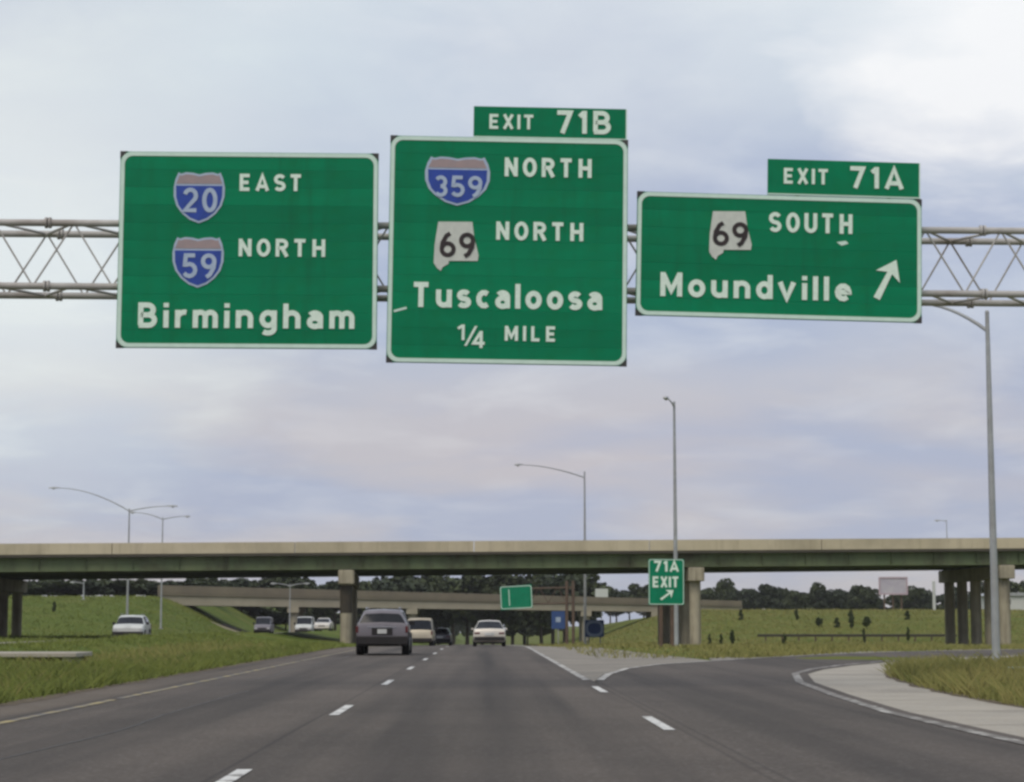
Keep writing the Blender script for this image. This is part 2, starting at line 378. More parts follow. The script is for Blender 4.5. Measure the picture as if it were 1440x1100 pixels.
def point_in_band(x, y, pad=0.0):
    # far edge y as function of x, near edge y as function of x
    def yof(poly, x):
        for (x0, y0), (x1, y1) in zip(poly, poly[1:]):
            if x0 <= x <= x1 and x1 > x0: return y0+(y1-y0)*(x-x0)/(x1-x0)
        return None
    f = yof(GORE_R, x); n = yof(SHL_R[3:], x)
    if f is None: return False
    if n is None: n = 0
    return n-pad < y < f+pad
def gore_edge(y):
    # right-hand edge of the pavement past the nose: grass tip starts about 66 m out
    if y < 66: return 60 if False else (xin(GORE_R, y) or 0)
    return 3.6-(y-66)*.010
def strip(name, A, B, z, m, parent=None, nx=3, dens=2.0, kind=None, extra_kind=None):
    """sheet between two edge lines sampled at matching points, laid on the land"""
    vs, fs = [], []; rows = []
    for i in range(len(A)-1):
        d = max(math.dist(A[i], A[i+1]), math.dist(B[i], B[i+1])); k = max(1, int(d/dens))
        for j in range(k):
            t = j/k; rows.append((A[i][0]+(A[i+1][0]-A[i][0])*t, A[i][1]+(A[i+1][1]-A[i][1])*t, B[i][0]+(B[i+1][0]-B[i][0])*t, B[i][1]+(B[i+1][1]-B[i][1])*t))
    rows.append((*A[-1], *B[-1]))
    for r in rows:
        for j in range(nx+1):
            t = j/nx; x = r[0]+(r[2]-r[0])*t; y = r[1]+(r[3]-r[1])*t
            vs.append((x, y, T(x, y)+z))
    for i in range(len(rows)-1):
        for j in range(nx):
            a = i*(nx+1)+j; fs.append((a, a+1, a+nx+2, a+nx+1))
    me = bpy.data.meshes.new(name); me.from_pydata(vs, [], fs); me.update()
    if me.polygons and me.polygons[0].normal.z < 0: me.flip_normals()
    o = meshobj(name, me, m, parent)
    if kind: o['kind'] = kind
    return o
# land sheet
vs, fs = [], []
for y in ys:
    for x in xs: vs.append((x, y, T(x, y)+rough_z(x, y)-.012))
nxx = len(xs)
for j in range(len(ys)-1):
    for i in range(nxx-1):
        a = j*nxx+i; fs.append((a, a+1, a+nxx+1, a+nxx))
me = bpy.data.meshes.new('ground'); me.from_pydata(vs, [], fs); me.update()
ground = meshobj('ground', me, m_grass); prop(ground, 'grass land with a flat median and grassy banks beside the highway', kind='structure')

YL = [8, 30, 60, 88, 96, 104, 140, 200, 330, 600]
def vline(x, y0=-20, y1=600):
    return [(x, y0)]+[(x, y) for y in YL if y0 < y < y1]+[(x, y1)]
road = strip('road', vline(-5.62), vline(2.1), .030, m_asph, nx=6, dens=4, kind='structure'); road['label'] = 'worn brown grey asphalt of the main highway lanes'
shl = strip('left_shoulder', vline(-6.65), vline(-5.62), .024, m_shl, nx=1, dens=4, kind='structure'); shl['label'] = 'narrow brownish paved shoulder beside the median grass'
rampo = strip('exit_ramp', RAMP_L, RAMP_R, .022, m_ramp, nx=5, dens=1.5, kind='structure'); rampo['label'] = 'asphalt exit ramp curving off to the right'
rshl = strip('ramp_shoulder', RAMP_R, SHL_R, .016, m_conc, nx=2, dens=1.5, kind='structure'); rshl['label'] = 'pale concrete shoulder along the inside of the exit ramp'
# gore: pale pavement between the main edge line and the ramp line
GA = [(2.1, 40), (2.1, 45), (2.1, 50.5), (2.1, 55.8), (2.1, 61.6), (2.1, 70), (2.1, 90), (2.1, 140), (2.1, 330)]
GB = [(2.16, 40), (2.65, 45), (3.45, 50.5), (4.7, 55.8), (6.9, 61.6), (6.6, 68.2), (5.4, 90), (4.6, 140), (4.4, 330)]
gore = strip('gore_pavement', GA, GB, .012, m_gore, nx=4, dens=2, kind='structure'); gore['label'] = 'pale paved gore between the highway and the exit ramp'
GC = RAMP_L[8-1:]; GD = [(7.3, 66.5), (9.4, 70.5), (12.4, 77), (16.3, 83.2), (22.8, 89.6), (34.8, 97.4), (60, 106.2), (110, 114)]
go2 = strip('ramp_outer_shoulder', GC, GD, .012, m_gore, nx=2, dens=2, kind='structure'); go2['label'] = 'narrow pale shoulder on the outer side of the ramp'
opp = strip('opposite_road', vline(-28.0), vline(-17.6), .03, m_asph, nx=4, dens=6, kind='structure'); opp['label'] = 'opposite carriageway beyond the grass median'
osh = strip('opposite_shoulder', vline(-29.2), vline(-28.0), .022, m_conc, nx=1, dens=6, kind='structure'); osh['label'] = 'pale shoulder of the opposite carriageway'

# gritty soil along the pavement edges, ragged on both sides
m_soil = mat('verge_soil', (.15, .115, .075), (.09, .07, .045), scale=3, rough=1, bump=.5, bscale=20)
def soil(name, P, z, w0, w1, seed):
    A, B = [], []; Pd = []
    for (a_, b_) in zip(P, P[1:]):
        k = max(1, int(math.dist(a_, b_)/.35))
        Pd += [(a_[0]+(b_[0]-a_[0])*j/k, a_[1]+(b_[1]-a_[1])*j/k) for j in range(k)]
    Pd.append(P[-1])
    for i, p_ in enumerate(Pd):
        a_ = Vector(Pd[max(i-1, 0)]); b_ = Vector(Pd[min(i+1, len(Pd)-1)]); t_ = (b_-a_).normalized()
        n_a = mnoise.noise(Vector((i*.23, seed, 0)))+.6*mnoise.noise(Vector((i*.9, seed, 4))); n_b = mnoise.noise(Vector((i*.31, seed, 9)))+.6*mnoise.noise(Vector((i*1.1, seed, 5)))
        da, db = -w0*max(.1, .6+n_a), w1*(.8+.5*n_b)
        A.append((p_[0]+t_.y*da, p_[1]-t_.x*da)); B.append((p_[0]+t_.y*db, p_[1]-t_.x*db))
    o_ = strip(name, A, B, z, m_soil, None, nx=1, dens=9); o_['kind'] = 'structure'; return o_
soil('verge_soil', [(-6.66, 95), (-6.66, 12)], .029, .16, .22, 1.3)
soil('verge_soil', SHL_R[:12], .021, .12, .25, 5.1)
# markings are painted pieces of the road
def patch(name, x, y0, y1, w, m, parent, z=.037):
    return strip(name, [(x-w/2, y0), (x-w/2, y1)], [(x+w/2, y0), (x+w/2, y1)], z, m, parent, nx=1, dens=3)
for k in range(0, 24):
    yc = 14.25+12.19*k; patch('lane_dash', -1.83+random.uniform(-.01, .01), yc-1.52, yc+1.52, .12, m_wht, road)
for yc in (10.9, 23.0, 34.6):
    patch('lane_dash', 1.94, yc-1.52, yc+1.52, .12, m_wht, road)
for y0, y1 in ((8, 30), (30.4, 60), (60.5, 110)): patch('yellow_edge_line', -5.42, y0, y1, .13, m_yel, road)
patch('yellow_edge_line', -5.42, 110.4, 330, .13, m_yel, road)
strip('edge_line', [(1.93, 40.2)]+[(1.93, y) for y in (60, 90, 104, 140, 200, 330)], [(2.08, 40.2)]+[(2.08, y) for y in (60, 90, 104, 140, 200, 330)], .038, m_wht2, road, nx=1, dens=3)
def offs(P, d):
    r = []
    for i, p in enumerate(P):
        a = Vector(P[max(i-1, 0)]); b = Vector(P[min(i+1, len(P)-1)]); t = (b-a).normalized(); r.append((p[0]+t.y*d, p[1]-t.x*d))
    return r
lineL = [(2.14, 40.2)]+RAMP_L[4:]
strip('edge_line', offs(lineL, .05), offs(lineL, .20), .034, m_wht2, rampo, nx=1, dens=1.2)
lineR = RAMP_R
strip('edge_line', offs(lineR, -.36), offs(lineR, -.20), .030, m_whtworn, rampo, nx=1, dens=1.2)
# expansion joints across the concrete shoulder: narrow gaps with dark filler
for i in range(0, 13):
    y = 12+i*3.6; a, b = xin(RAMP_R, y), xin(SHL_R, y)
    if a and b: strip('joint_filler', [(a+.02, y), (b-.02, y)], [(a+.02, y+.035), (b-.02, y+.035)], .0205, m_shl, rshl, nx=1, dens=.6)

# sealed cracks wander along and across the lanes
rc = random.Random(11)
for k in range(16):
    y = 13+k*6.1+rc.uniform(-2, 2); x0 = rc.choice((-5.5, -1.8, -5.4, -1.7)); L_ = rc.uniform(1.2, 3.5); n_ = 10; A, B = [], []
    for i in range(n_+1):
        x = x0+L_*i/n_; yy = y+.22*mnoise.noise(Vector((x*1.7, y, 3)))+.05*mnoise.noise(Vector((x*7, y, 5))); A.append((x, yy)); B.append((x, yy+.022+.012*mnoise.noise(Vector((x*3, y, 9)))))
    strip('crack_seal', A, B, .034, m_seal, road, nx=1, dens=1)
for (x0, ya, yb) in ((-3.9, 12, 34), (-4.6, 40, 80)):
    n_ = 60; A, B = [], []
    for i in range(n_+1):
        y = ya+(yb-ya)*i/n_; x = x0+.22*mnoise.noise(Vector((x0, y*.16, 3)))+.025*mnoise.noise(Vector((x0, y*1.9, 5))); A.append((x, y)); B.append((x+.02, y))
    strip('crack_seal', A, B, .0345, m_seal, road, nx=1, dens=1)

# ================================================================== overpass (near)
FX0, FY0, FX1, FY1 = -36.0, 150.0, 42.0, 158.0
def front_y(x): return FY0+(x-FX0)*(FY1-FY0)/(FX1-FX0)
def back_y(x): return front_y(x)+28-(x-FX0)*(10/78) if x < 42 else front_y(x)+18
def top_z(x): return 6.94+(x-FX0)*.0104
ov = empty('overpass_bridge', (0, 155, T(0, 155)), 0, 'long near overpass with tan parapet and green steel girders crossing the highway', 'bridge')
o0 = Vector(ov.location)
BX = [-110, -36, 42, 120]
def beamrun(name, m, fy, zlo, zhi, w, parent, off, xsr=BX, smooth=0):
    mb = MB()
    for x0, x1 in zip(xsr, xsr[1:]):
        p = []
        for zf in (zlo, zhi):
            p += [Vector((x0, fy(x0), zf(x0)))-off, Vector((x1, fy(x1), zf(x1)))-off, Vector((x1, fy(x1)+w, zf(x1)))-off, Vector((x0, fy(x0)+w, zf(x0)))-off]
        mb.hexa(p)
    return mb.build(name, m, parent)
# parapets in cast lengths with narrow joints
for fy in (front_y, lambda x: back_y(x)-.4):
    x = -108.0
    while x < 118:
        x1 = x+13.4
        beamrun('parapet', m_parapet, fy, lambda q: top_z(q)-.82, lambda q: top_z(q), .4, ov, o0, [x, x1-.05]); x = x1
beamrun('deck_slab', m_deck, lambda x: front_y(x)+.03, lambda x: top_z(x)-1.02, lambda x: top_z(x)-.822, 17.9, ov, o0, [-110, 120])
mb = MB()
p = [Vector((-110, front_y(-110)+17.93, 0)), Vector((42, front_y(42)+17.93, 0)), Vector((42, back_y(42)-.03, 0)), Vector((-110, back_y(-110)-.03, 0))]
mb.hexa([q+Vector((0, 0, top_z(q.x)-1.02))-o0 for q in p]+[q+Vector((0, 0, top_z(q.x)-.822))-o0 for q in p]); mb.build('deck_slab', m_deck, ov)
NG = 8
for g in range(NG):
    t = g/(NG-1)
    fy = lambda x, t=t: (front_y(x)+.75)*(1-t)+(back_y(x)-.75)*t
    mb = MB()
    for x0, x1 in zip(BX, BX[1:]):
        def ring(a, b, lo, hi, dy0, dy1):
            q = []
            for z in (lo, hi):
                q += [Vector((a, fy(a)+dy0, top_z(a)+z))-o0, Vector((b, fy(b)+dy0, top_z(b)+z))-o0, Vector((b, fy(b)+dy1, top_z(b)+z))-o0, Vector((a, fy(a)+dy1, top_z(a)+z))-o0]
            mb.hexa(q)
        ring(x0, x1, -1.06, -1.022, -.2, .2); ring(x0, x1, -2.01, -1.06, -.01, .01); ring(x0, x1, -2.06, -2.01, -.24, .24)
    mb.build('girder', m_girder, ov)
    if g in (0,):
        x = -50.0
        sm = MB(); sm.box(-.02, .02, -.17, -.012, -.47, .47); sme = sm.mesh('stiffener')
        sme.materials.append(m_girder)
        while x < 60:
            o = bpy.data.objects.new('stiffener', sme); COL.objects.link(o); o.parent = ov
            o.location = Vector((x, fy(x), top_z(x)-1.535))-o0; x += 3.4
PX = [-93, -66.5, -39.2, -10.4, 16.2, 40.7, 68, 95]
for i, x in enumerate(PX):
    y0, y1 = front_y(x)+.05, back_y(x)-.2; zt = top_z(x)-2.064
    yc = y1+1; sk = lambda q: x-.045*(q-y0)          # the bents stand slightly askew under the deck
    mb = MB(); mb.hexa([Vector((sk(b_)+a_, b_, z_))-o0 for z_ in (zt-1.1, zt-.06) for a_, b_ in ((-.6, y0), (.6, y0), (.6, y1), (-.6, y1))]); mb.build('pier_cap', m_col, ov, bevel=.05)
    for g in range(NG):
        mb = MB()
        yy = (front_y(x)+.75)*(1-g/(NG-1))+(back_y(x)-.75)*g/(NG-1)
        mb.box(sk(yy)-.3, sk(yy)+.3, yy-.25-o0.y, yy+.25-o0.y, zt-.058-o0.z, zt-.002-o0.z)
        mb.build('bearing', m_dkst, ov)
    nC = 5
    for c in range(nC):
        yy = y0+1.0+(y1-y0-2.2)*c/(nC-1); b = T(x, yy)-.3
        mb = MB(); mb.tube([(sk(yy), yy-o0.y, b-o0.z), (sk(yy), yy-o0.y, zt-(1.098 if yy < yc else .06)-o0.z)], .44 if yy < yc else .26, 18); co = mb.build('column', m_col, ov, smooth=40)
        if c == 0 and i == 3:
            mb = MB(); mb.tube([(sk(yy), yy-o0.y, zt-3.25-o0.z), (sk(yy), yy-o0.y, zt-1.2-o0.z)], .47, 18); s_ = mb.build('column_band', m_coldk, co, smooth=40); s_['label'] = 'dark brown band round the upper column'  # darker brown band round the upper part of this one column
# earth abutments outside the picture
for x, sgn in ((-110, -1), (120, 1)):
    mb = MB(); mb.box(x-2-o0.x, x+2-o0.x, front_y(x)-o0.y+.1, back_y(x)-o0.y-.1, -1.0, top_z(x)-2.07-o0.z); mb.build('abutment', m_col, ov)

# ================================================================== overpass (far)
A0 = at(225, 823, 282); A1 = at(965, 843, 312); B0 = at(225, 851, 282); B1 = at(965, 861, 312)
fb = empty('far_overpass_bridge', (0, 297, T(0, 297)), 0, 'lower second overpass farther off, seen under the near overpass', 'bridge'); f0 = Vector(fb.location)
def fx(t): return A0.x+(A1.x-A0.x)*t
def fyy(t): return A0.y+(A1.y-A0.y)*t
def ft(t): return A0.z+(A1.z-A0.z)*t
def fbt(t): return B0.z+(B1.z-B0.z)*t
def fbox(name, m, t0, t1, d0, d1, k0, k1):
    """k: fraction between underside (0) and parapet top (1)"""
    p = []
    for k in (k0, k1):
        for t, d in ((t0, d0), (t1, d0), (t1, d1), (t0, d1)):
            p.append(Vector((fx(t), fyy(t)+d, fbt(t)+(ft(t)-fbt(t))*k))-f0)
    mb = MB(); mb.hexa(p); return mb.build(name, m, fb)
TS = -.004
for i in range(6):
    t0, t1 = TS+i*(1.12-TS)/6, TS+(i+1)*(1.12-TS)/6-.0015
    fbox('parapet', m_fargird, t0, t1, 0, .35, .62, 1)
    fbox('parapet', m_fargird, t0, t1, 11.65, 12, .62, 1)
fbox('deck_slab', m_fargird, TS, 1.12, .03, 11.97, .5, .618)
for g in range(5): fbox('girder', m_far, TS, 1.12, .3+g*2.7, .75+g*2.7, 0, .498)
for px in (398, 560, 812):
    t = (px-225)/(965-225); x = fx(t); y = fyy(t); zt = fbt(t)
    mb = MB(); mb.box(x-.8-f0.x, x+.8-f0.x, y+.15-f0.y, y+11.5-f0.y, zt-.8-f0.z, zt-.01-f0.z); mb.build('pier_cap', m_far, fb)
    for c in range(3):
        yy = y+1.4+c*4.4; mb = MB(); mb.tube([(x, yy-f0.y, T(x, yy)-.3-f0.z), (x, yy-f0.y, zt-.8-f0.z)], .62, 12); mb.build('column', m_far, fb, smooth=40)
# sloped paving below its left end, and right end wall
m_slope = mat('slope_paving', (.10, .07, .05), (.07, .05, .04), scale=1, rough=.9)
a = at(236, 852, 284); b = at(345, 893, 284)
for (w0, w1, m_, nm) in ((.6, 12.0, m_slope, 'slope_paving'), (-.2, .55, m_far, 'slope_kerb')):
    mb = MB(); zz0 = -2.0 - f0.z
    pr = [(a.x-6, zz0), (b.x, zz0), (b.x, b.z-f0.z+(.12 if nm == 'slope_kerb' else 0)), (a.x, a.z-f0.z+(.12 if nm == 'slope_kerb' else 0)), (a.x-6, a.z-f0.z)]
    mb.prism(pr, 284+w0-f0.y-1, 284+w1-f0.y-1); mb.build(nm, m_, fb)
e = at(925, 859, 310)
mb = MB(); mb.box(e.x-1.0, e.x+1.6, e.y-f0.y, e.y+11-f0.y, -3, fbt(.95)-f0.z-.01); mb.build('abutment', m_far, fb)

# ================================================================== street lamps
def lamp(px, Y, top_py, arms, label, r=.11, lum=.34, base_z=None, bx=None):
    """arms: (dx, dy, rise, drop below the pole top)"""
    p = at(px, top_py, Y); x = p.x; zb = T(x, Y) if base_z is None else base_z
    root = empty('street_lamp', (x, Y, zb), 0, label, 'street lamp', 'tall steel lamp poles along the highway')
    H = p.z-zb
    MB().box(-r*2, r*2, -r*2, r*2, -.05, .06).build('base_plate', m_galv, root)
    MB().tube([(0, 0, 0), (0, 0, H*.5), (0, 0, H)], [r, r*.8, r*.5], 12).build('pole', m_galv, root, smooth=40)
    MB().tube([(0, 0, H), (0, 0, H+.07)], [r*.58, r*.35], 10).build('pole_cap', m_galv, root, smooth=40)
    for dx, dy, rise, drop in arms:
        pts = []
        for i in range(9):
            t = i/8; pts.append((dx*t, dy*t, H-drop+rise*(1-(1-t)**1.8)))
        ar = MB().tube(pts, [.06*(1-.45*i/8) for i in range(9)], 8).build('arm', m_galv, root, smooth=50)
        dv = Vector((dx, dy, 0)).normalized(); e_ = Vector(pts[-1])
        ang = math.atan2(dv.y, dv.x); mt = Matrix.Translation(e_) @ Matrix.Rotation(ang, 4, 'Z')
        mb = MB(); L_ = lum*1.1
        mb.add([mt @ Vector(v) for v in ((-.05, -.07, -.03), (L_, -.17, -.05), (L_*2, -.14, -.04), (L_*2, .14, -.04), (L_, .17, -.05), (-.05, .07, -.03),
                (-.05, -.05, .06), (L_, -.12, .12), (L_*1.9, -.09, .07), (L_*1.9, .09, .07), (L_, .12, .12), (-.05, .05, .06))],
               [(5,4,3,2,1,0), (6,7,8,9,10,11), (0,1,7,6), (1,2,8,7), (2,3,9,8), (3,4,10,9), (4,5,11,10), (5,0,6,11)])
        lu = mb.build('luminaire', m_galv, root, bevel=.01)
        mb = MB(); mb.tube([mt @ Vector((L_*1.1, 0, -.052)), mt @ Vector((L_*1.1, 0, -.11)), mt @ Vector((L_*1.1, 0, -.15))], [.12, .11, .04], 10); mb.build('lens', m_lampw, lu, smooth=60)
    return root
lamp(1388, 60, 440, [(-1.75, 2.2, 1.15, .55)], 'nearest grey lamp pole, standing in the grass right of the exit ramp', r=.125, base_z=-.26)
lamp(948, 131, 566, [(-.55, -1.6, .35, .3)], 'tallest lamp pole rising behind the small exit sign', r=.15, lum=.4)
lamp(822, 182, 664, [(-5.6, -.6, 1.1, .5)], 'lamp pole with one long arm reaching left over the far highway', r=.14)
lamp(182, 200, 716, [(-7.0, .5, 2.3, .2), (3.6, .3, .5, .2)], 'twin armed lamp pole on the far left, the larger of the two', r=.13, lum=.5)
lamp(229, 236, 728, [(-3.2, .4, .8, .2), (2.4, .3, .35, .2)], 'smaller twin armed lamp pole just right of the larger one on the left', r=.12)
lamp(408, 245, 822, [(-1.6, 0, .3, .2), (1.6, 0, .3, .2)], 'short pale lamp pole seen under the overpass left of the median pier', r=.10)
lamp(118, 262, 819, [(-1.0, 0, .2, .2)], 'small pale pole on the left grass bank under the overpass', r=.12)
lamp(1331, 250, 732, [(-.7, .2, .1, .1)], 'thin pole whose tip shows above the parapet near the right edge', r=.09)

# ================================================================== sign gantry
def gd(px): return 33.6+.85*px/1440
gan = empty('sign_gantry', (0, 34, 0), 0, 'four chord tubular metal truss carrying the three big green signs', 'sign gantry')
g0 = Vector(gan.location)
P0, P1 = at(0, 313, gd(0)), at(1440, 325, gd(1440))
Q0, Q1 = at(0, 402, gd(0)), at(1440, 414, gd(1440))
ux = (P1-P0); XL = -12.2; XR = 13.4
def lin(a, b, x): t = (x-a.x)/(b.x-a.x); return a+(b-a)*t
DEP = 1.0
def chord_pt(top, back, x):
    p = lin(P0, P1, x) if top else lin(Q0, Q1, x)
    return p+Vector((0, DEP if back else 0, 0))-g0
for top in (1, 0):
    for back in (0, 1):
        segs = [XL, -7.35, .9, 8.6, XR]
        for s0, s1 in zip(segs, segs[1:]):
            MB().tube([chord_pt(top, back, s0+.012), chord_pt(top, back, s1-.012)], .060, 12).build('chord', m_truss, gan, smooth=40)
            if s0 > XL+1:
                c = chord_pt(top, back, s0); MB().tube([c-Vector((.05, 0, 0)), c-Vector((.012, 0, 0))], .095, 12).build('flange', m_truss, gan, smooth=40)
                MB().tube([c+Vector((.012, 0, 0)), c+Vector((.05, 0, 0))], .095, 12).build('flange', m_truss, gan, smooth=40)
pan = .66; npn = int((XR-XL)/pan)
for i in range(npn):
    a, b = XL+i*pan, XL+(i+1)*pan
    if i % 2 == 0: fr = ((1, a), (0, b))
    else: fr = ((0, a), (1, b))
    MB().tube([chord_pt(fr[0][0], 0, fr[0][1]), chord_pt(fr[1][0], 0, fr[1][1])], .017, 6).build('diagonal', m_truss, gan)
    MB().tube([chord_pt(1-fr[0][0], 1, fr[0][1]), chord_pt(1-fr[1][0], 1, fr[1][1])], .017, 6).build('diagonal', m_truss, gan)
    h = ((0, a), (1, b)) if i % 2 == 0 else ((1, a), (0, b))
    for top in (1, 0):
        MB().tube([chord_pt(top, h[0][0], h[0][1]), chord_pt(top, h[1][0], h[1][1])], .024, 6).build('lacing', m_truss, gan)
for x in (XL-.05, XR+.05):
    for back in (0, 1):
        c = chord_pt(1, back, x); MB().tube([(c.x, c.y, 0), (c.x, c.y, c.z+.3)], .15, 16).build('upright', m_truss, gan, smooth=40)
        mb = MB(); mb.tube([(c.x, c.y, -.3), (c.x, c.y, .12)], .4, 16); mb.build('footing', m_conc, gan, smooth=40)

# ------------------------------------------------------------------ lettering
def arc(cx_, cy_, rx, ry, a0, a1, n=9):
    return [(cx_+rx*math.cos(R(a0+(a1-a0)*i/n)), cy_+ry*math.sin(R(a0+(a1-a0)*i/n))) for i in range(n+1)]
def ell(cx_, cy_, rx, ry): return arc(cx_, cy_, rx, ry, 90, 450, 20)
# centre lines of the letter strokes, capitals one unit high, small letters .72
G = {
 'E': [[(.56,.91),(.09,.91),(.09,.09),(.56,.09)], [(.09,.5),(.5,.5)]],
 'A': [[(.06,0),(.36,.93),(.66,0)], [(.18,.27),(.54,.27)]],
 'S': [arc(.33,.70,.24,.21,25,270)+arc(.33,.29,.24,.20,90,-155)],
 'T': [[(0,.91),(.6,.91)], [(.3,.86),(.3,0)]],
 'N': [[(.09,0),(.09,1)], [(.09,.93),(.58,.07)], [(.58,1),(.58,0)]],
 'O': [ell(.36,.5,.27,.41)],
 'R': [[(.09,0),(.09,.91)]+arc(.34,.70,.22,.21,90,-90)+[(.12,.49)], [(.34,.49),(.60,0)]],
 'H': [[(.09,0),(.09,1)], [(.58,0),(.58,1)], [(.09,.5),(.58,.5)]],
 'U': [[(.09,1)]+arc(.335,.34,.245,.25,180,360)+[(.58,1)]],
 'M': [[(.09,0),(.09,1)], [(.10,.93),(.41,.25),(.72,.93)], [(.73,1),(.73,0)]],
 'X': [[(.06,0),(.58,1)], [(.06,1),(.58,0)]],
 'I': [[(.09,0),(.09,1)]],
 'L': [[(.09,1),(.09,.09),(.52,.09)]],
 'B': [[(.09,.09),(.09,.91)]+arc(.34,.71,.2,.2,90,-90)+[(.09,.51)], [(.2,.51)]+arc(.37,.3,.22,.21,90,-90)+[(.03,.09)]],
 '0': [ell(.32,.5,.23,.41)],
 '1': [[(.03,.74),(.2,.93)], [(.22,1),(.22,0)]],
 '2': [arc(.32,.67,.23,.24,165,-30)+[(.10,.09),(.58,.09)]],
 '3': [arc(.3,.70,.21,.21,150,-90), arc(.3,.29,.23,.21,90,-150)],
 '4': [[(.46,0),(.46,1)], [(.44,.93),(.08,.28),(.64,.28)]],
 '5': [[(.54,.91),(.15,.91),(.12,.54)]+arc(.31,.33,.25,.24,120,-150)],
 '6': [ell(.33,.32,.24,.23), [(.09,.34),(.12,.58),(.27,.85),(.42,.95)]],
 '9': [ell(.33,.68,.24,.23), [(.57,.66),(.54,.42),(.39,.15),(.24,.05)]],
 '7': [[(.05,.91),(.55,.91),(.25,0)]],
 'i': [[(.09,0),(.09,.70)], [(.09,.82),(.09,1)]],
 'l': [[(.09,0),(.09,1)]],
 'r': [[(.09,0),(.09,.72)], arc(.34,.38,.25,.25,175,75)],
 'n': [[(.09,0),(.09,.72)], arc(.31,.42,.22,.21,180,0)+[(.53,0)]],
 'm': [[(.09,0),(.09,.72)], arc(.27,.44,.18,.19,180,0)+[(.45,0)], arc(.63,.44,.18,.19,180,0)+[(.81,0)]],
 'h': [[(.09,0),(.09,1)], arc(.31,.42,.22,.21,180,0)+[(.53,0)]],
 'u': [[(.09,.72)]+arc(.31,.3,.22,.21,180,360)+[(.53,.72)], [(.531,.3),(.531,0)]],
 'g': [ell(.31,.37,.22,.26), [(.53,.72),(.53,.0)]+arc(.31,-.02,.22,.17,0,-140)],
 'a': [ell(.29,.25,.20,.17), [(.49,0),(.49,.46)]+arc(.29,.46,.20,.17,0,150)],
 's': [arc(.27,.50,.18,.135,25,270)+arc(.27,.225,.19,.14,90,-155)],
 'c': [arc(.31,.36,.22,.27,50,310)],
 'o': [ell(.32,.36,.23,.27)],
 'd': [ell(.31,.36,.22,.27), [(.53,0),(.53,1)]],
 'v': [[(.05,.72),(.31,.05),(.57,.72)]],
 'e': [[(.09,.37),(.53,.37)]+arc(.31,.36,.22,.27,8,315)],
}
def ribbon(mb, pts, hw, y0, y1):
    """flat bar of constant width along a line in x,z, with mitred corners"""
    q = [Vector(pts[0])]
    for p_ in pts[1:]:
        if (Vector(p_)-q[-1]).length > 1e-3: q.append(Vector(p_))
    closed = (q[0]-q[-1]).length < 1e-2 and len(q) > 8
    if closed: q.pop()
    n = len(q); Lf, Rt = [], []
    for i, p_ in enumerate(q):
        a_ = q[i-1] if (i or closed) else None; b_ = q[(i+1) % n] if (i < n-1 or closed) else None
        d0 = (p_-a_).normalized() if a_ is not None else None; d1 = (b_-p_).normalized() if b_ is not None else None
        d0 = d0 or d1; d1 = d1 or d0
        n0 = Vector((-d0.y, d0.x)); n1 = Vector((-d1.y, d1.x)); m_ = (n0+n1)
        m_ = m_.normalized() if m_.length > 1e-4 else n0; k = min(1.9, 1/max(.3, m_.dot(n0)))
        Lf.append(p_+m_*hw*k); Rt.append(p_-m_*hw*k)
    vs = []
    for y in (y0, y1): vs += [(p_.x, y, p_.y) for p_ in Lf]+[(p_.x, y, p_.y) for p_ in Rt]
    fs = []; e_ = n if closed else n-1
    for i in range(e_):
        j = (i+1) % n
        fs += [(i, j, n+j, n+i), (2*n+i, 3*n+i, 3*n+j, 2*n+j), (i, 2*n+i, 2*n+j, j), (n+i, n+j, 3*n+j, 3*n+i)]
    if not closed: fs += [(0, n, 3*n, 2*n), (n-1, 3*n-1, 4*n-1, 2*n-1)]
    mb.add(vs, fs)
class Sign:
    """a flat sign frame: x to the right, z up, facing -y; pixel marks of the photograph are turned into metres on its face"""
    def __init__(s, name, c, Y, roll, label, cat, group=None, yaw=0.0):
        s.c = c; p = at(c[0], c[1], Y); q = at(c[0]+10, c[1], Y); s.s = 10/(q-p).length; s.roll = roll
        s.root = empty(name, p, 0, label, cat, group); s.root.rotation_euler = (0, R(roll), yaw)
    def loc(s, px, py):
        dx, dy = (px-s.c[0])/s.s, -(py-s.c[1])/s.s; a = R(s.roll)
        return dx*math.cos(a)-dy*math.sin(a), dx*math.sin(a)+dy*math.cos(a)
    def slab(s, name, m, poly, y0, y1, parent=None):
        mb = MB(); mb.prism(poly, y0, y1); return mb.build(name, m, parent or s.root)
    def text(s, body, box, m, parent=None, name='lettering', bold=.09, space=.20, y=-.012, cap=None):
        x0, y0, x1, y1 = box; cxp, cyp = s.loc((x0+x1)/2, y1); w, h = (x1-x0)/s.s, (y1-y0)/s.s
        cur = 0; S_ = []
        for ch in body:
            g_ = G[ch]; mx_ = max(p_[0] for st_ in g_ for p_ in st_)
            S_ += [[(p_[0]+cur, p_[1]) for p_ in st_] for st_ in g_]; cur += mx_+(.0 if ch == 'r' else .09)+space
        tw = cur-space; kx, kz = w/tw, h; mb = MB(); hw = bold*h*min(1, max(.75, (kx/kz)**.5)); ins = hw/h-.09
        for i, st_ in enumerate(S_):
            P_ = [(cxp-w/2+p_[0]*kx, cyp+p_[1]*kz) for p_ in st_]
            ribbon(mb, P_, hw, y-.0012*(i % 4), y+.007)
        return mb.build(name, m, parent or s.root)
def rrect(cx_, cz, w, h, r, n=6):
    pts = []
    for sx, sz, a0 in ((1, 1, 0), (-1, 1, 90), (-1, -1, 180), (1, -1, 270)):
        for i in range(n+1):
            a = R(a0+90*i/n); pts.append((cx_+sx*(w/2-r)+r*math.cos(a), cz+sz*(h/2-r)+r*math.sin(a)))
    return pts
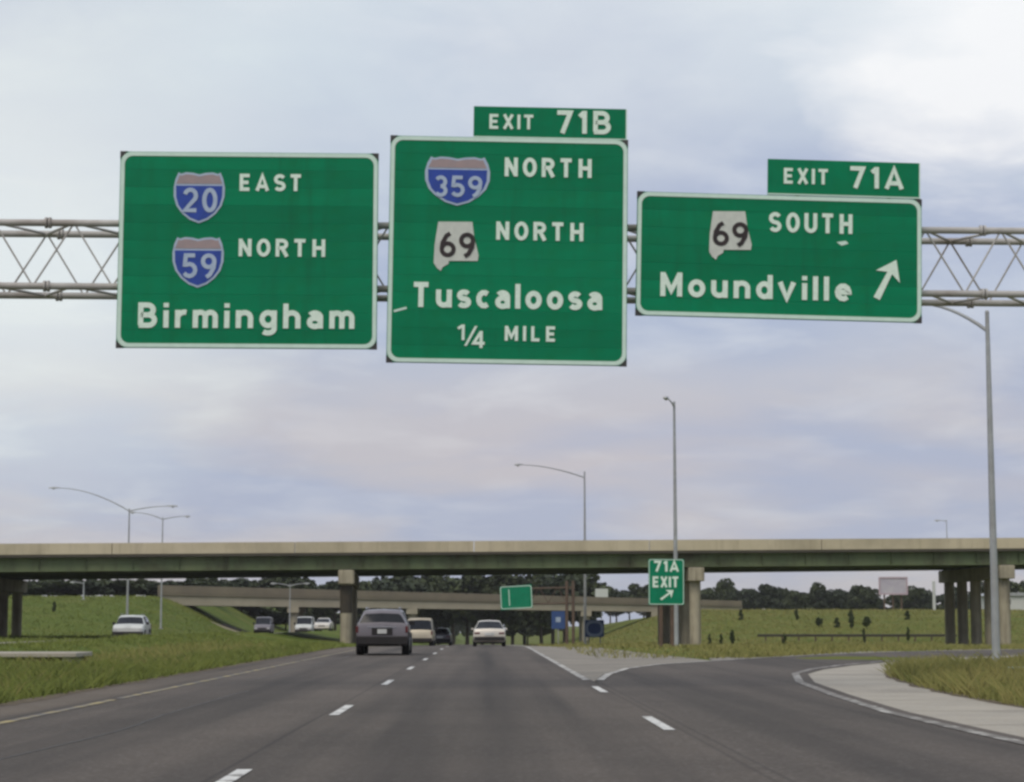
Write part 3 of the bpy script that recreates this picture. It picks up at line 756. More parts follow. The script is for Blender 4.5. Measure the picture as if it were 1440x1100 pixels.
def ring_border(sg, cx_, cz, w, h, r, t, y0, y1, m, parent=None, name='border'):
    o = rrect(cx_, cz, w, h, r); i = rrect(cx_, cz, w-2*t, h-2*t, max(.02, r-t*.6)); n = len(o)
    vs = [(p[0], y0, p[1]) for p in o]+[(p[0], y0, p[1]) for p in i]+[(p[0], y1, p[1]) for p in o]+[(p[0], y1, p[1]) for p in i]; fs = []
    for k in range(n):
        j = (k+1) % n; fs += [(k, j, n+j, n+k), (2*n+k, 3*n+k, 3*n+j, 2*n+j), (k, 2*n+k, 2*n+j, j), (n+k, n+j, 3*n+j, 3*n+k)]
    mb = MB(); mb.add(vs, fs); return mb.build(name, m, parent or sg.root)
def interstate(sg, box, num, nbox):
    x0, y0, x1, y1 = box; cx_, cz = sg.loc((x0+x1)/2, (y0+y1)/2); w, h = (x1-x0)/sg.s, (y1-y0)/sg.s
    half = [(0, .46), (.12, .49), (.26, .5), (.36, .47), (.41, .5), (.465, .37), (.5, .20), (.495, .02), (.44, -.16), (.33, -.31), (.18, -.43), (0, -.5)]
    ring = [(cx_+x*w, cz+z*h) for x, z in half]+[(cx_-x*w, cz+z*h) for x, z in half[1:-1][::-1]]
    bk = sg.slab('route_shield', m_shw, ring, -.014, -.004)
    k = .90; body = [(x*k, z*k-.005) for x, z in half if z < .24]
    low = [(.455, .235)]+body; lowr = [(cx_+x*w, cz+z*h) for x, z in low]+[(cx_-x*w, cz+z*h) for x, z in low[:-1][::-1]]
    sg.slab('blue_field', m_blue, lowr, -.019, -.0145, bk)
    tp = [(0, .42), (.13, .45), (.26, .46), (.355, .43), (.385, .45), (.43, .33), (.45, .275)]
    tr = [(cx_+x*w, cz+z*h) for x, z in tp]+[(cx_-x*w, cz+z*h) for x, z in tp[1:][::-1]]
    sg.slab('top_band', m_red, tr, -.019, -.0145, bk)
    sg.text(num, nbox, m_shw, bk, 'numeral', bold=.085, y=-.027, space=.14)
def state_marker(sg, box, nbox):
    x0, y0, x1, y1 = box; P = [(.10, 0), (.86, 0), (.90, .35), (1.0, .80), (.98, .93), (.34, .93), (.33, 1.0), (.20, 1.08), (.16, 1.17), (.07, 1.10), (.0, .98), (.02, .55)]
    ring = [sg.loc(x0+u*(x1-x0), y0+v*(y1-y0)) for u, v in P]
    bk = sg.slab('state_marker', m_alw, ring, -.014, -.004)
    sg.text('69', nbox, m_blk, bk, 'numeral', bold=.085, y=-.022, space=.12)
def big_sign(c, size, roll, label, tab=None, tabtext=None):
    Y = gd(c[0])-.30
    sg = Sign('highway_sign', c, Y, roll, label, 'road sign', 'large green signs on the overhead gantry', yaw=R(1.0))
    w, h = size[0]/sg.s, size[1]/sg.s
    npk = max(4, round(h/.3048)); ph = h/npk
    pk = MB(); pk.box(-w/2, w/2, 0, .05, .0012, ph-.0012); pk = pk.mesh('panel'); pk.materials.append(m_green)
    for k in range(npk):
        o_ = bpy.data.objects.new('panel', pk); COL.objects.link(o_); o_.parent = sg.root; o_.location = (0, random.uniform(0, .0012), -h/2+ph*k)
    # dark edge trim pieces at the four square corners outside the border
    ring_border(sg, 0, 0, w-.02, h-.02, .18, .066, -.010, -.003, m_border)
    for sx in (-1, 1):
        for sz in (-1, 1):
            q = [(sx*(w/2+.004), sz*(h/2+.004)), (sx*(w/2-.12), sz*(h/2+.004)), (sx*(w/2-.062), sz*(h/2-.062)), (sx*(w/2+.004), sz*(h/2-.12))]
            mb = MB(); mb.prism(q if sx*sz > 0 else q[::-1], -.002-.0015, .052); mb.build('corner_plate', m_dkst, sg.root)
    # rear stiffening posts that clamp to the truss
    n = max(2, int(w/1.6))
    for i in range(n):
        x = -w/2+w*(i+.5)/n; mb = MB(); mb.box(x-.04, x+.04, .055, .16, -h/2+.05, h/2-.05); mb.build('mounting_beam', m_galv, sg.root)
    if tab:
        (tx0, ty0), (tx1, ty1) = tab; a = sg.loc(tx0, ty0); b = sg.loc(tx1, ty1); cx_, cz = (a[0]+b[0])/2, (a[1]+b[1])/2
        tw, th = abs(b[0]-a[0]), abs(a[1]-b[1])
        tp = sg.slab('exit_tab', m_green, [(cx_-tw/2, cz-th/2), (cx_+tw/2, cz-th/2), (cx_+tw/2, cz+th/2), (cx_-tw/2, cz+th/2)], .004, .045)
        mb = MB(); mb.box(cx_-tw/2, cx_+tw/2, -.002, .0035, cz-th/2, cz-th/2+.022); mb.box(cx_+tw/2-.02, cx_+tw/2, -.002, .0035, cz-th/2+.023, cz+th/2); mb.build('tab_border', m_border, tp)
        for body, box in tabtext: sg.text(body, box, m_letter, tp, bold=.10, space=.24, y=-.008)
        for q in (-.3, .3):
            mb = MB(); mb.box(cx_+q*tw-.03, cx_+q*tw+.03, .06, .12, cz-th/2-.3, cz+th/2-.05); mb.build('tab_strap', m_galv, tp)
    return sg
s1 = big_sign((349, 351.5), (364, 280), .1, 'left green overhead sign reading East 20, North 59 and Birmingham')
interstate(s1, (243, 241, 315, 314), '20', (256, 263, 305, 299))
interstate(s1, (243, 334, 315, 406), '59', (257, 357, 305, 393))
s1.text('EAST', (336, 243, 424, 267), m_letter, bold=.105, space=.30)
s1.text('NORTH', (336, 336, 457, 361), m_letter, bold=.105, space=.30)
s1.text('Birmingham', (197, 428, 499, 463), m_letter, bold=.105, space=.24)
s2 = big_sign((714.5, 352), (336, 323), .75, 'tallest middle green overhead sign for exit 71B to Tuscaloosa', ((666, 145), (883, 193)), [('EXIT', (688, 157, 752, 178)), ('71B', (782, 151, 860, 184))])
interstate(s2, (597, 219, 689, 289), '359', (610, 246, 678, 277))
s2.text('NORTH', (710, 220, 832, 247), m_letter, bold=.105, space=.30)
state_marker(s2, (610, 312, 673, 372), (618, 327, 668, 363))
s2.text('NORTH', (698, 312, 820, 338), m_letter, bold=.105, space=.30)
s2.text('Tuscaloosa', (582, 400, 846, 435), m_letter, bold=.105, space=.24)
s2.text('1', (643, 458, 655, 480), m_letter, name='fraction_one', bold=.09)
s2.text('4', (664, 467, 684, 491), m_letter, name='fraction_four', bold=.09)
a, b = s2.loc(653, 488), s2.loc(668, 460)
s2.slab('fraction_bar', m_letter, [(a[0], a[1]), (a[0]+.045, a[1]), (b[0]+.045, b[1]), (b[0], b[1])], -.015, -.009)
s2.text('MILE', (710, 460, 782, 481), m_letter, bold=.105, space=.34)
s3 = big_sign((1096, 361.5), (402, 176), 1.3, 'lower right green overhead sign for exit 71A to Moundville with arrow', ((1082, 221), (1297, 277)), [('EXIT', (1104, 235, 1168, 257)), ('71A', (1196, 232, 1274, 263))])
state_marker(s3, (997, 297, 1057, 356), (1002, 312, 1052, 347))
s3.text('SOUTH', (1082, 299, 1199, 327), m_letter, bold=.105, space=.30)
s3.text('Moundville', (928, 387, 1196, 421), m_letter, bold=.105, space=.24)
def arrow(sg, tail, head, w, hw, hl, m, name='arrow', y0=-.015, y1=-.005):
    a, b = Vector(sg.loc(*tail)), Vector(sg.loc(*head)); d = (b-a).normalized(); n = Vector((-d.y, d.x)); k = 1/sg.s
    nb = b-d*hl*k; pts = [a+n*w*k*.75, nb+n*w*k*.55+d*hl*k*.22, nb+n*hw*k, b, nb-n*hw*k, nb-n*w*k*.55+d*hl*k*.22, a-n*w*k*.75]
    return sg.slab(name, m, [tuple(p_) for p_ in pts][::-1], y0, y1)
arrow(s3, (1232, 420), (1261, 365), 6.5, 19, 27, m_letter)
s3.slab('scuff_mark', m_border, [s3.loc(*p_) for p_ in ((1177, 340), (1190, 338), (1194, 342), (1184, 345))][::-1], -.006, -.001)
s2.slab('scuff_mark', m_border, [s2.loc(*p_) for p_ in ((554, 438), (572, 433), (573, 436), (555, 441))][::-1], -.006, -.001)

# ------------------------------------------------------------------ small exit sign in the gore
eg = Sign('exit_sign', (937, 818.5), 103, .3, 'small green exit sign on posts in the gore beside the lamp pole', 'road sign')
w, h = 50/eg.s, 64/eg.s
eg.slab('panel', m_greend, [(-w/2, -h/2), (w/2, -h/2), (w/2, h/2), (-w/2, h/2)], 0, .04)
ring_border(eg, 0, 0, w-.03, h-.03, .12, .035, -.010, -.003, m_border)
eg.text('71A', (919, 789, 955, 804), m_letter, bold=.11, space=.2); eg.text('EXIT', (918, 811, 955, 826), m_letter, bold=.11, space=.15)
arrow(eg, (929, 843), (947, 830), 2.2, 7, 9, m_letter)
zr = T(eg.root.location.x, 103)-eg.root.location.z
for dx in (-.28, .3):
    mb = MB(); mb.box(dx-.09, dx+.09, .045, .20, zr-.1, h/2-.1); mb.build('post', m_wood, eg.root)
# ------------------------------------------------------------------ far cantilever sign
cs = empty('cantilever_gantry', (*at(801, 880, 262).xy, T(at(801, 880, 262).x, 262)), 0, 'brown steel cantilever support right of the far green sign', 'sign gantry')
c0 = Vector(cs.location)
for px in (797, 806):
    q = at(px, 817, 262); MB().tube([(q.x-c0.x, 0, -.2), (q.x-c0.x, 0, q.z-c0.z)], .20, 10).build('post', m_wood, cs, smooth=40)
for py in (826, 848):
    q0, q1 = at(806, py, 262), at(704, py+3, 262); MB().tube([q0-c0, q1-c0], .10, 8).build('arm', m_wood, cs, smooth=40)
for i in range(7):
    a_, b_ = at(797-i*13, 826 if i % 2 else 848, 262), at(784-i*13, 848 if i % 2 else 826, 262); MB().tube([a_-c0, b_-c0], .05, 6).build('brace', m_wood, cs)
fs_ = Sign('far_highway_sign', (726, 840), 261.2, -3.0, 'small far green sign hanging over the highway in front of the second overpass', 'road sign', yaw=R(-6))
w, h = 45/fs_.s, 34/fs_.s
fs_.slab('panel', m_greend, [(-w/2, -h/2), (w/2, -h/2+.1), (w/2, h/2), (-w/2, h/2-.15)], 0, .08)
ring_border(fs_, 0, 0, w-.06, h-.22, .3, .09, -.02, -.006, m_border)
q = fs_.loc(716, 840); mb = MB(); mb.box(q[0]-.05, q[0]+.05, -.02, -.006, q[1]-1.1, q[1]+1.0); mb.build('divider', m_border, fs_.root)

# ------------------------------------------------------------------ small roadside signs
m_bsign = mat('sign_blue', (.05, .10, .28), (.04, .085, .22), rough=.5, scale=4)
def small_sign(px, py, Y, wpx, hpx, m, label, mark, cat='road sign', nposts=1):
    sg = Sign('roadside_sign', (px, py), Y, 0, label, cat); w, h = wpx/sg.s, hpx/sg.s
    mb = MB(); mb.prism(rrect(0, 0, w, h, .1, 3), 0, .03); mb.build('panel', m, sg.root)
    if mark == 'bar':
        mb = MB(); mb.box(-w*.18, w*.18, -.012, -.003, -h*.12, h*.16); mb.build('symbol', m_shw, sg.root)
    if mark == 'ring':
        ring_border(sg, 0, 0, w*.9, h*.9, w*.3, w*.12, -.012, -.003, m_shw)
    zr = T(sg.root.location.x, Y)-sg.root.location.z
    for k in range(nposts):
        x = 0 if nposts == 1 else (-w*.3+w*.6*k); mb = MB(); mb.box(x-.05, x+.05, .035, .12, zr-.1, h/2-.05); mb.build('post', m_galv, sg.root)
small_sign(785, 872, 190, 19, 25, m_bsign, 'small blue square sign beside the highway left of the brown posts', 'bar')
small_sign(836, 884, 172, 27, 24, m_bsign, 'rounded blue and white sign low on two posts left of the pier', 'ring', nposts=2)
small_sign(846, 835, 330, 18, 14, m_alw, 'tiny pale sign just above the far overpass', None)

# billboard, post and building behind the right bank
bb = Sign('billboard', (1256, 824), 340, 0, 'pale pinkish billboard on posts behind the right grass bank', 'billboard')
w, h = 40/bb.s, 24/bb.s
m_bill = mat('billboard_face', (.42, .38, .45), (.50, .47, .50), rough=.6, scale=.7); m_pink = mat('faded_pink', (.50, .38, .42), rough=.6)
bb.slab('panel', m_bill, [(-w/2, -h/2), (w/2, -h/2), (w/2, h/2), (-w/2, h/2)], 0, .3)
ring_border(bb, 0, 0, w+.1, h+.1, .08, .25, -.1, .05, m_pink, name='frame')
for dx in (-.3, 0, .3):
    mb = MB(); mb.box(dx*w-.12, dx*w+.12, .35, .6, T(bb.root.location.x, 340)-bb.root.location.z-.2, h/2-.3); mb.build('post', m_wood, bb.root)
p = at(1313, 818, 285); wp = empty('marker_post', (p.x, 285, T(p.x, 285)), 0, 'lone thick white post on top of the right grass bank', 'post')
MB().tube([(0, 0, -.2), (0, 0, p.z-wp.location.z)], .22, 10).build('shaft', m_pw2, wp, smooth=40); MB().tube([(0, 0, p.z-wp.location.z), (0, 0, p.z-wp.location.z+.15)], [.26, .12], 10).build('cap', m_pw2, wp, smooth=40)
p = at(1440, 843, 330); bl = empty('low_building', (p.x, 330, T(p.x, 330)), 0, 'long low white building at the right edge beyond the pier', 'building')
m_wall = mat('white_wall', (.6, .6, .56), rough=.8)
h_ = at(1440, 838, 330).z-bl.location.z
MB().box(-5.5, 30, 0, 9, -.2, h_).build('wall', m_wall, bl); rf = MB(); rf.prism([(-6, h_+.005), (30.5, h_+.005), (29, h_+.5), (-4.5, h_+.5)], -.4, 9.4); rf.build('roof', m_galv, bl)
for i in range(6): MB().box(-3.5+i*5, -2.2+i*5, -.03, -.005, h_*.55, h_*.8).build('window', m_glass, bl)

# guard rail on the right bank
g_a, g_b = at(1065, 880, 214), at(1345, 881, 214)
gr = empty('guard_rail', (g_a.x, 214, T(g_a.x, 214)), 0, 'dark weathered guard rail crossing the right grass bank', 'guard rail')
L0 = gr.location; lg = g_b.x-g_a.x
mr_ = mat('weathered_rail', (.07, .06, .045), (.05, .045, .035), rough=.8)
def rz(x): return T(L0.x+x, 214)-L0.z
mb = MB(); nseg = 14
pr = [(-.02, .45), (.06, .50), (.0, .58), (.06, .66), (-.02, .72)]
for i in range(nseg):
    xa, xb = lg*i/nseg, lg*(i+1)/nseg
    for (d0, z0), (d1, z1) in zip(pr, pr[1:]):
        mb.hexa([(xa, -d0, z0+rz(xa)), (xb, -d0, z0+rz(xb)), (xb, -d0+.02, z0+rz(xb)), (xa, -d0+.02, z0+rz(xa)), (xa, -d1, z1+rz(xa)), (xb, -d1, z1+rz(xb)), (xb, -d1+.02, z1+rz(xb)), (xa, -d1+.02, z1+rz(xa))])
mb.build('rail_beam', mr_, gr)
for i in range(12):
    x = lg*(i+.5)/12; MB().box(x-.07, x+.07, .03, .2, rz(x)-.2, rz(x)+.7).build('post', m_wood, gr)

# ------------------------------------------------------------------ drain slab on the left, box at the right edge
q = gp(55, 936); dr = empty('drainage_inlet', (q[0]-.3, q[1], T(q[0]-.3, q[1])-.02), 0, 'low pale concrete drainage inlet in the median grass at the left edge', 'drain')
zt = at(55, 918, q[1]).z-dr.location.z
mb = MB(); mb.box(-3.2, 1.3, 0, 2.3, zt-.13, zt); mb.build('lid', m_conc, dr, bevel=.02)
for x in (-3.0, -1.0, 1.0): MB().box(x-.1, x+.1, .1, 2.2, -.2, zt-.132).build('support', m_conc, dr)
MB().box(-3.1, 1.2, 2.0, 2.25, -.2, zt-.133).build('back_wall', m_deck, dr)
q = gp(1438, 962); ub = empty('utility_box', (q[0]+.1, q[1], T(*q)-.02), R(8), 'small pale green utility box in the grass at the right edge', 'utility box')
m_ub = mat('box_green', (.30, .38, .30), (.24, .31, .25), rough=.6)
MB().box(-.28, .28, -.2, .2, 0, .30).build('cabinet', m_ub, ub, bevel=.015); MB().box(-.31, .31, -.23, .23, .302, .34).build('lid', m_ub, ub, bevel=.01)
MB().box(-.34, .34, -.26, .26, -.1, -.001).build('plinth', m_conc, ub)

# ================================================================== vehicles
def loft_car(root, st, glass_rows, body, w, glass_parts):
    """st rows: (y, z_bottom, z_belt, z_roof, half_width, roof_half_width); glass cells are taken out of the skin as parts of their own"""
    K = 9; rings = []
    for (y, zb, bl_, zr_, hw, rw) in st:
        r = [(0, zb), (hw*.90, zb), (hw*.985, zb+.10), (hw, zb+(bl_-zb)*.55), (hw*.965, bl_-.03), (hw*.93, bl_)]
        top = [(rw, max(bl_+.004, zr_-.075)), (rw*.86, max(bl_+.012, zr_-.012)), (0, max(bl_+.02, zr_+.012))]
        half = r+top; rings.append([Vector((x, y, z)) for x, z in half]+[Vector((-x, y, z)) for x, z in half[1:-1][::-1]])
    n = len(rings[0]); vs = [v for r in rings for v in r]; cells = {}
    allf = []
    for i in range(len(rings)-1):
        for j in range(n):
            allf.append((i, j, (i*n+j, i*n+(j+1) % n, (i+1)*n+(j+1) % n, (i+1)*n+j)))
    side = {5, n-6}; topc = {6, 7, n-8, n-7}
    taken = {}
    for nm, ivs, js in glass_parts:
        jset = side if js == 'side' else topc
        for i in ivs:
            for j in jset: taken[(i, j)] = nm
    mb = MB(); mb.add(vs, [f for i, j, f in allf if (i, j) not in taken]+[tuple(range(n)), tuple((len(rings)-1)*n+k for k in range(n))][::1])
    bo = mb.build('body', body, root, smooth=38)
    for nm in dict.fromkeys(taken.values()):
        mb = MB(); mb.add(vs, [f for i, j, f in allf if taken.get((i, j)) == nm]); me = mb.mesh(nm, smooth=30)
        bm = bmesh.new(); bm.from_mesh(me); bmesh.ops.delete(bm, geom=[v for v in bm.verts if not v.link_faces], context='VERTS'); bm.to_mesh(me); bm.free()
        meshobj(nm, me, m_glass, root)
    return bo
def wheels(root, ys_, hw, r, wd=.21):
    for y in ys_:
        for sx in (-1, 1):
            mb = MB(); x0, x1 = sx*(hw-wd), sx*hw
            mb.tube([(x0, y, r), (x0+sx*.03, y, r), (x1-sx*.03, y, r), (x1, y, r)], [r*.93, r, r, r*.93], 22)
            ty = mb.build('wheel', m_tyre, root, smooth=35)
            mb = MB(); mb.tube([(x1+sx*.001, y, r), (x1+sx*.012, y, r)], [r*.62, r*.55], 16); mb.build('rim', m_rim, ty, smooth=35)
def car(kind, loc, rz, body, label, cat, group):
    root = empty(kind, loc, rz, label, cat, group)
    if kind == 'suv':
        hw = .90; zb = .40
        st = [(-2.28, zb+.05, 1.00, 1.03, .86, .80), (-2.25, zb, 1.10, 1.13, .885, .80), (-2.16, zb, 1.12, 1.44, .895, .66), (-2.04, zb, 1.12, 1.55, .9, .67), (-1.15, zb, 1.11, 1.59, .9, .69), (-1.08, zb, 1.11, 1.59, .9, .69),
              (-.15, zb, 1.10, 1.59, .9, .70), (-.05, zb, 1.10, 1.59, .9, .70), (.55, zb, 1.08, 1.55, .9, .68), (.72, zb, 1.06, 1.48, .9, .67), (1.2, zb, 1.06, 1.10, .895, .78), (2.05, zb, 1.0, 1.02, .87, .74), (2.25, zb+.05, .82, .85, .80, .68)]
        gl = [('rear_window', (1,), 'top'), ('windscreen', (9,), 'top'), ('side_window', (3, 5, 7), 'side')]
        loft_car(root, st, None, body, hw, gl); wheels(root, (-1.38, 1.40), .93, .39, .27)
        MB().box(-.90, .90, -2.40, -2.262, .36, .66).build('bumper', m_trim, root, bevel=.03)
        MB().box(-.80, .80, -2.2, 2.1, .31, .398).build('underbody', m_trim, root)
        MB().box(-.86, .86, 2.18, 2.32, .45, .66).build('bumper', m_trim, root, bevel=.03)
        for sx in (-1, 1):
            MB().box(sx*.86-.055, sx*.86+.04, -2.30, -2.15, .78, 1.0).build('tail_light', m_lampr, root, bevel=.015)
            MB().box(sx*.70-.11, sx*.70+.11, 2.2, 2.27, .72, .86).build('headlight', m_lampw, root, bevel=.015)
            MB().box(sx*.96-.08, sx*.96+.08, .58, .68, 1.04, 1.20).build('mirror', m_trim, root, bevel=.02)
            MB().tube([(sx*.58, -1.8, 1.60), (sx*.58, -1.7, 1.645), (sx*.58, .3, 1.645), (sx*.58, .4, 1.59)], .018, 6).build('roof_rail', m_chrome, root)
            MB().box(sx*.905-.03, sx*.905+.03, -1.9, -.92, .62, .80).build('fender_flare', m_trim, root, bevel=.02)
        MB().box(-.36, .36, -2.300, -2.275, .70, .94).build('plate_recess', m_trim, root)
        MB().box(-.16, .16, -2.318, -2.302, .75, .90).build('licence_plate', m_platew, root)
        MB().box(-.5, .5, -2.30, -2.27, .955, .985).build('tailgate_trim', m_chrome, root)
        MB().tube([(.62, -2.2, .36), (.62, -2.42, .36)], .03, 8).build('exhaust', m_dkst, root)
    elif kind == 'sedan':
        hw = .88; zb = .24
        st = [(-2.32, zb+.12, .80, .84, .80, .72), (-2.26, zb+.04, .90, .94, .85, .76), (-1.62, zb, .95, .99, .87, .76), (-1.10, zb, .95, 1.36, .88, .60), (-.95, zb, .95, 1.40, .88, .60), (-.12, zb, .94, 1.42, .88, .61), (-.03, zb, .94, 1.42, .88, .61),
              (.42, zb, .93, 1.39, .88, .60), (.55, zb, .93, 1.34, .88, .60), (1.25, zb, .92, .95, .87, .74), (2.05, zb, .80, .83, .84, .70), (2.30, zb+.1, .62, .65, .76, .62)]
        gl = [('rear_window', (2,), 'top'), ('windscreen', (8,), 'top'), ('side_window', (4, 6, 7), 'side')]
        loft_car(root, st, None, body, hw, gl); wheels(root, (-1.35, 1.42), .885, .315, .2)
        MB().box(-.82, .82, -2.40, -2.31, .34, .54).build('bumper', m_trim, root, bevel=.03)
        MB().box(-.74, .74, -2.1, 2.0, .17, .238).build('underbody', m_trim, root)
        MB().box(-.78, .78, 2.24, 2.36, .30, .50).build('bumper', body, root, bevel=.03)
        MB().box(-.36, .36, 2.29, 2.325, .52, .62).build('grille', m_trim, root)
        for sx in (-1, 1):
            MB().box(sx*.66-.15, sx*.66+.15, -2.345, -2.26, .68, .77).build('tail_light', m_lampr, root, bevel=.015)
            MB().box(sx*.60-.13, sx*.60+.13, 2.20, 2.31, .54, .66).build('headlight', m_lampw, root, bevel=.015)
            MB().box(sx*.93-.065, sx*.93+.065, .48, .56, .90, .99).build('mirror', body, root, bevel=.02)
        MB().box(-.25, .25, -2.36, -2.325, .62, .76).build('licence_plate', m_platew, root)
    else:     # van
        hw = .96; zb = .32
        st = [(-2.5, zb+.06, 1.02, 1.06, .92, .88), (-2.44, zb, 1.08, 1.14, .95, .88), (-2.36, zb, 1.10, 1.82, .96, .80), (-2.2, zb, 1.10, 1.95, .96, .80), (-.2, zb, 1.10, 1.98, .96, .81), (-.1, zb, 1.10, 1.98, .96, .81), (.85, zb, 1.10, 1.96, .96, .80), (1.0, zb, 1.10, 1.88, .96, .79),
              (1.65, zb, 1.10, 1.16, .95, .80), (2.35, zb, .92, .96, .92, .74), (2.5, zb+.08, .74, .78, .84, .7)]
        gl = [('rear_window', (1,), 'top'), ('windscreen', (7,), 'top'), ('side_window', (5,), 'side')]
        loft_car(root, st, None, body, hw, gl); wheels(root, (-1.5, 1.55), .965, .36, .22)
        MB().box(-.9, .9, 2.42, 2.56, .36, .56).build('bumper', m_trim, root, bevel=.03)
        MB().box(-.9, .9, -2.6, -2.49, .36, .56).build('bumper', m_trim, root, bevel=.03)
        MB().box(-.8, .8, -2.2, 2.2, .22, .318).build('underbody', m_trim, root)
        MB().box(-.45, .45, 2.485, 2.53, .60, .74).build('grille', m_trim, root)
        for sx in (-1, 1):
            MB().box(sx*.70-.13, sx*.70+.13, 2.44, 2.52, .62, .76).build('headlight', m_lampw, root, bevel=.015)
            MB().box(sx*.88-.06, sx*.88+.06, -2.54, -2.42, .8, 1.05).build('tail_light', m_lampr, root, bevel=.015)
            MB().box(sx*1.07-.09, sx*1.07+.09, .95, 1.08, 1.1, 1.36).build('mirror', m_trim, root, bevel=.02)
    return root
GR1 = 'vehicles driving away on the highway'; GR2 = 'vehicles on the opposite carriageway'
def rd(x, y, off=.032): return (x, y, T(x, y)+off)
def lanex(px, Y): return at(px, 900, Y).x
car('suv', rd(lanex(541, 73), 73), R(.5), m_silver, 'silver sport utility vehicle with black bumper and big tyres in the left lane', 'suv', GR1)
car('sedan', rd(lanex(688, 112), 112), 0, m_pwhite, 'cream white sedan driving ahead in the right lane', 'car', GR1)
car('van', rd(lanex(592, 146), 146), R(-1), m_ptan, 'tan van just right of the silver vehicle, partly hidden by it', 'van', GR1)
car('sedan', rd(lanex(620, 165), 165), R(-1), m_pgrey, 'dark grey sedan between the tan van and the white sedan', 'car', GR1)
car('suv', rd(lanex(185, 118), 118), R(180+4), m_pw2, 'white car with dark windscreen facing the camera on the far left', 'car', GR2)
car('van', rd(lanex(371, 232), 232), R(181), m_silver, 'silver van under the far overpass beside the slope paving', 'van', GR2)
car('van', rd(lanex(429, 226), 226), R(180), m_pw2, 'tall white van left of the median pier', 'van', GR2)
car('sedan', rd(lanex(455, 220), 220), R(179), m_pwhite, 'low cream sedan right beside the median pier', 'car', GR2)

# ================================================================== trees
def crown_mesh(seed, rx, rz_, n, leaf, lumps=9, base=.25):
    r = np.random.default_rng(seed); ls = []
    for i in range(lumps):
        a = r.uniform(0, 2*math.pi); u = r.uniform(0, .62)
        ls.append((math.cos(a)*u*rx, math.sin(a)*u*rx, base*rz_+r.uniform(.15, .80)*rz_, r.uniform(.30, .52)*rx))
    ls.append((0, 0, rz_*.85, rx*.4))
    vs, fs = [], []
    per = n//len(ls)
    for (x, y, z, s) in ls:
        d = r.normal(size=(per, 3)); d /= np.linalg.norm(d, axis=1)[:, None]; rad = s*(.55+.5*r.random((per, 1))**.6)
        c = np.array([x, y, z])+d*rad*np.array([1, 1, .8])
        for k in range(per):
            t1_ = r.normal(size=3); t1_ /= np.linalg.norm(t1_); t2_ = np.cross(t1_, r.normal(size=3)); t2_ /= np.linalg.norm(t2_); sz = leaf*r.uniform(.6, 1.3)
            b_ = len(vs); cc = c[k]; vs += [tuple(cc-t1_*sz-t2_*sz*.4), tuple(cc+t1_*sz*.2-t2_*sz), tuple(cc+t1_*sz+t2_*sz*.3), tuple(cc-t1_*sz*.3+t2_*sz)]; fs.append((b_, b_+1, b_+2, b_+3))
    me = bpy.data.meshes.new('crown'); me.from_pydata(vs, [], fs); me.update(); return me
def trunk_mesh(h, r, seed, nb=5):
    rr = random.Random(seed); mb = MB(); mb.tube([(0, 0, -.3), (rr.uniform(-.1, .1), 0, h*.4), (rr.uniform(-.2, .2), .1, h*.85)], [r, r*.75, r*.3], 7)
    for i in range(nb):
        a = rr.uniform(0, 6.28); z = h*rr.uniform(.3, .65); l = h*rr.uniform(.2, .35)
        mb.tube([(0, 0, z), (math.cos(a)*l*.6, math.sin(a)*l*.6, z+l*.5), (math.cos(a)*l, math.sin(a)*l, z+l*.9)], [r*.4, r*.22, r*.08], 5)
    return mb.mesh('trunk', smooth=60)
CR = [crown_mesh(s_, 4.2, 8.5, 2600, .34, 10+s_ % 4) for s_ in range(5)]
TRK = [trunk_mesh(8, .22, s_) for s_ in range(5)]
for i, c in enumerate(CR): c.materials.append(m_leafA if i % 2 else m_leafB)
for t_ in TRK: t_.materials.append(m_bark)
def tree(x, y, h, w, v, label, group, name='broadleaf_tree'):
    s_ = h/9.6; root = empty(name, (x, y, T(x, y)), random.uniform(0, 6.28), label, 'tree', group)
    for nm, me in (('trunk', TRK[v]), ('crown', CR[v])):
        o = bpy.data.objects.new(nm, me); COL.objects.link(o); o.parent = root; o.scale = (w/8.4, w/8.4, s_)
    return root
# tall wood behind the far overpass, left and middle
for i in range(46):
    px = -90+i*20.2+random.uniform(-5, 5); Y = random.choice((352, 372, 395))+random.uniform(-8, 8)
    tp = 812+random.uniform(-5, 7)
    if 432 < px < 530: tp += 8
    if px < 260: tp = 816+random.uniform(-4, 5)
    p = at(px, tp, Y); h = p.z-T(p.x, Y)
    for lim, ph in ((40, 'behind the left pier of the near overpass'), (120, 'above the left grass bank beside the small pale pole'), (205, 'above the left bank behind the larger twin armed lamp'), (300, 'above the left end of the far overpass'), (390, 'above the slope paving of the far overpass'), (470, 'between the short pale lamp and the median pier'), (585, 'above the silver vehicle'), (660, 'between the vehicles and the white sedan ahead'), (760, 'directly behind the far green sign'), (2000, 'at the right end of the far wood, by the brown posts')):
        if px < lim: break
    tree(p.x, Y, h, h*1.0+random.uniform(0, 3), i % 5, 'dark wood tree '+ph, 'trees of the wood behind the far overpass')
for i in range(17):
    px = -40+i*21+random.uniform(-5, 5); Y = 322+random.uniform(0, 14); p = at(px, 826+random.uniform(-3, 3), Y)
    tree(p.x, Y, max(3, p.z-T(p.x, Y)), 8.5, i % 5, 'low dark tree topping the left bank, '+('at the left pier' if px < 60 else 'left of the bigger twin armed lamp' if px < 180 else 'behind the far overpass end'), 'low trees along the top of the left bank')
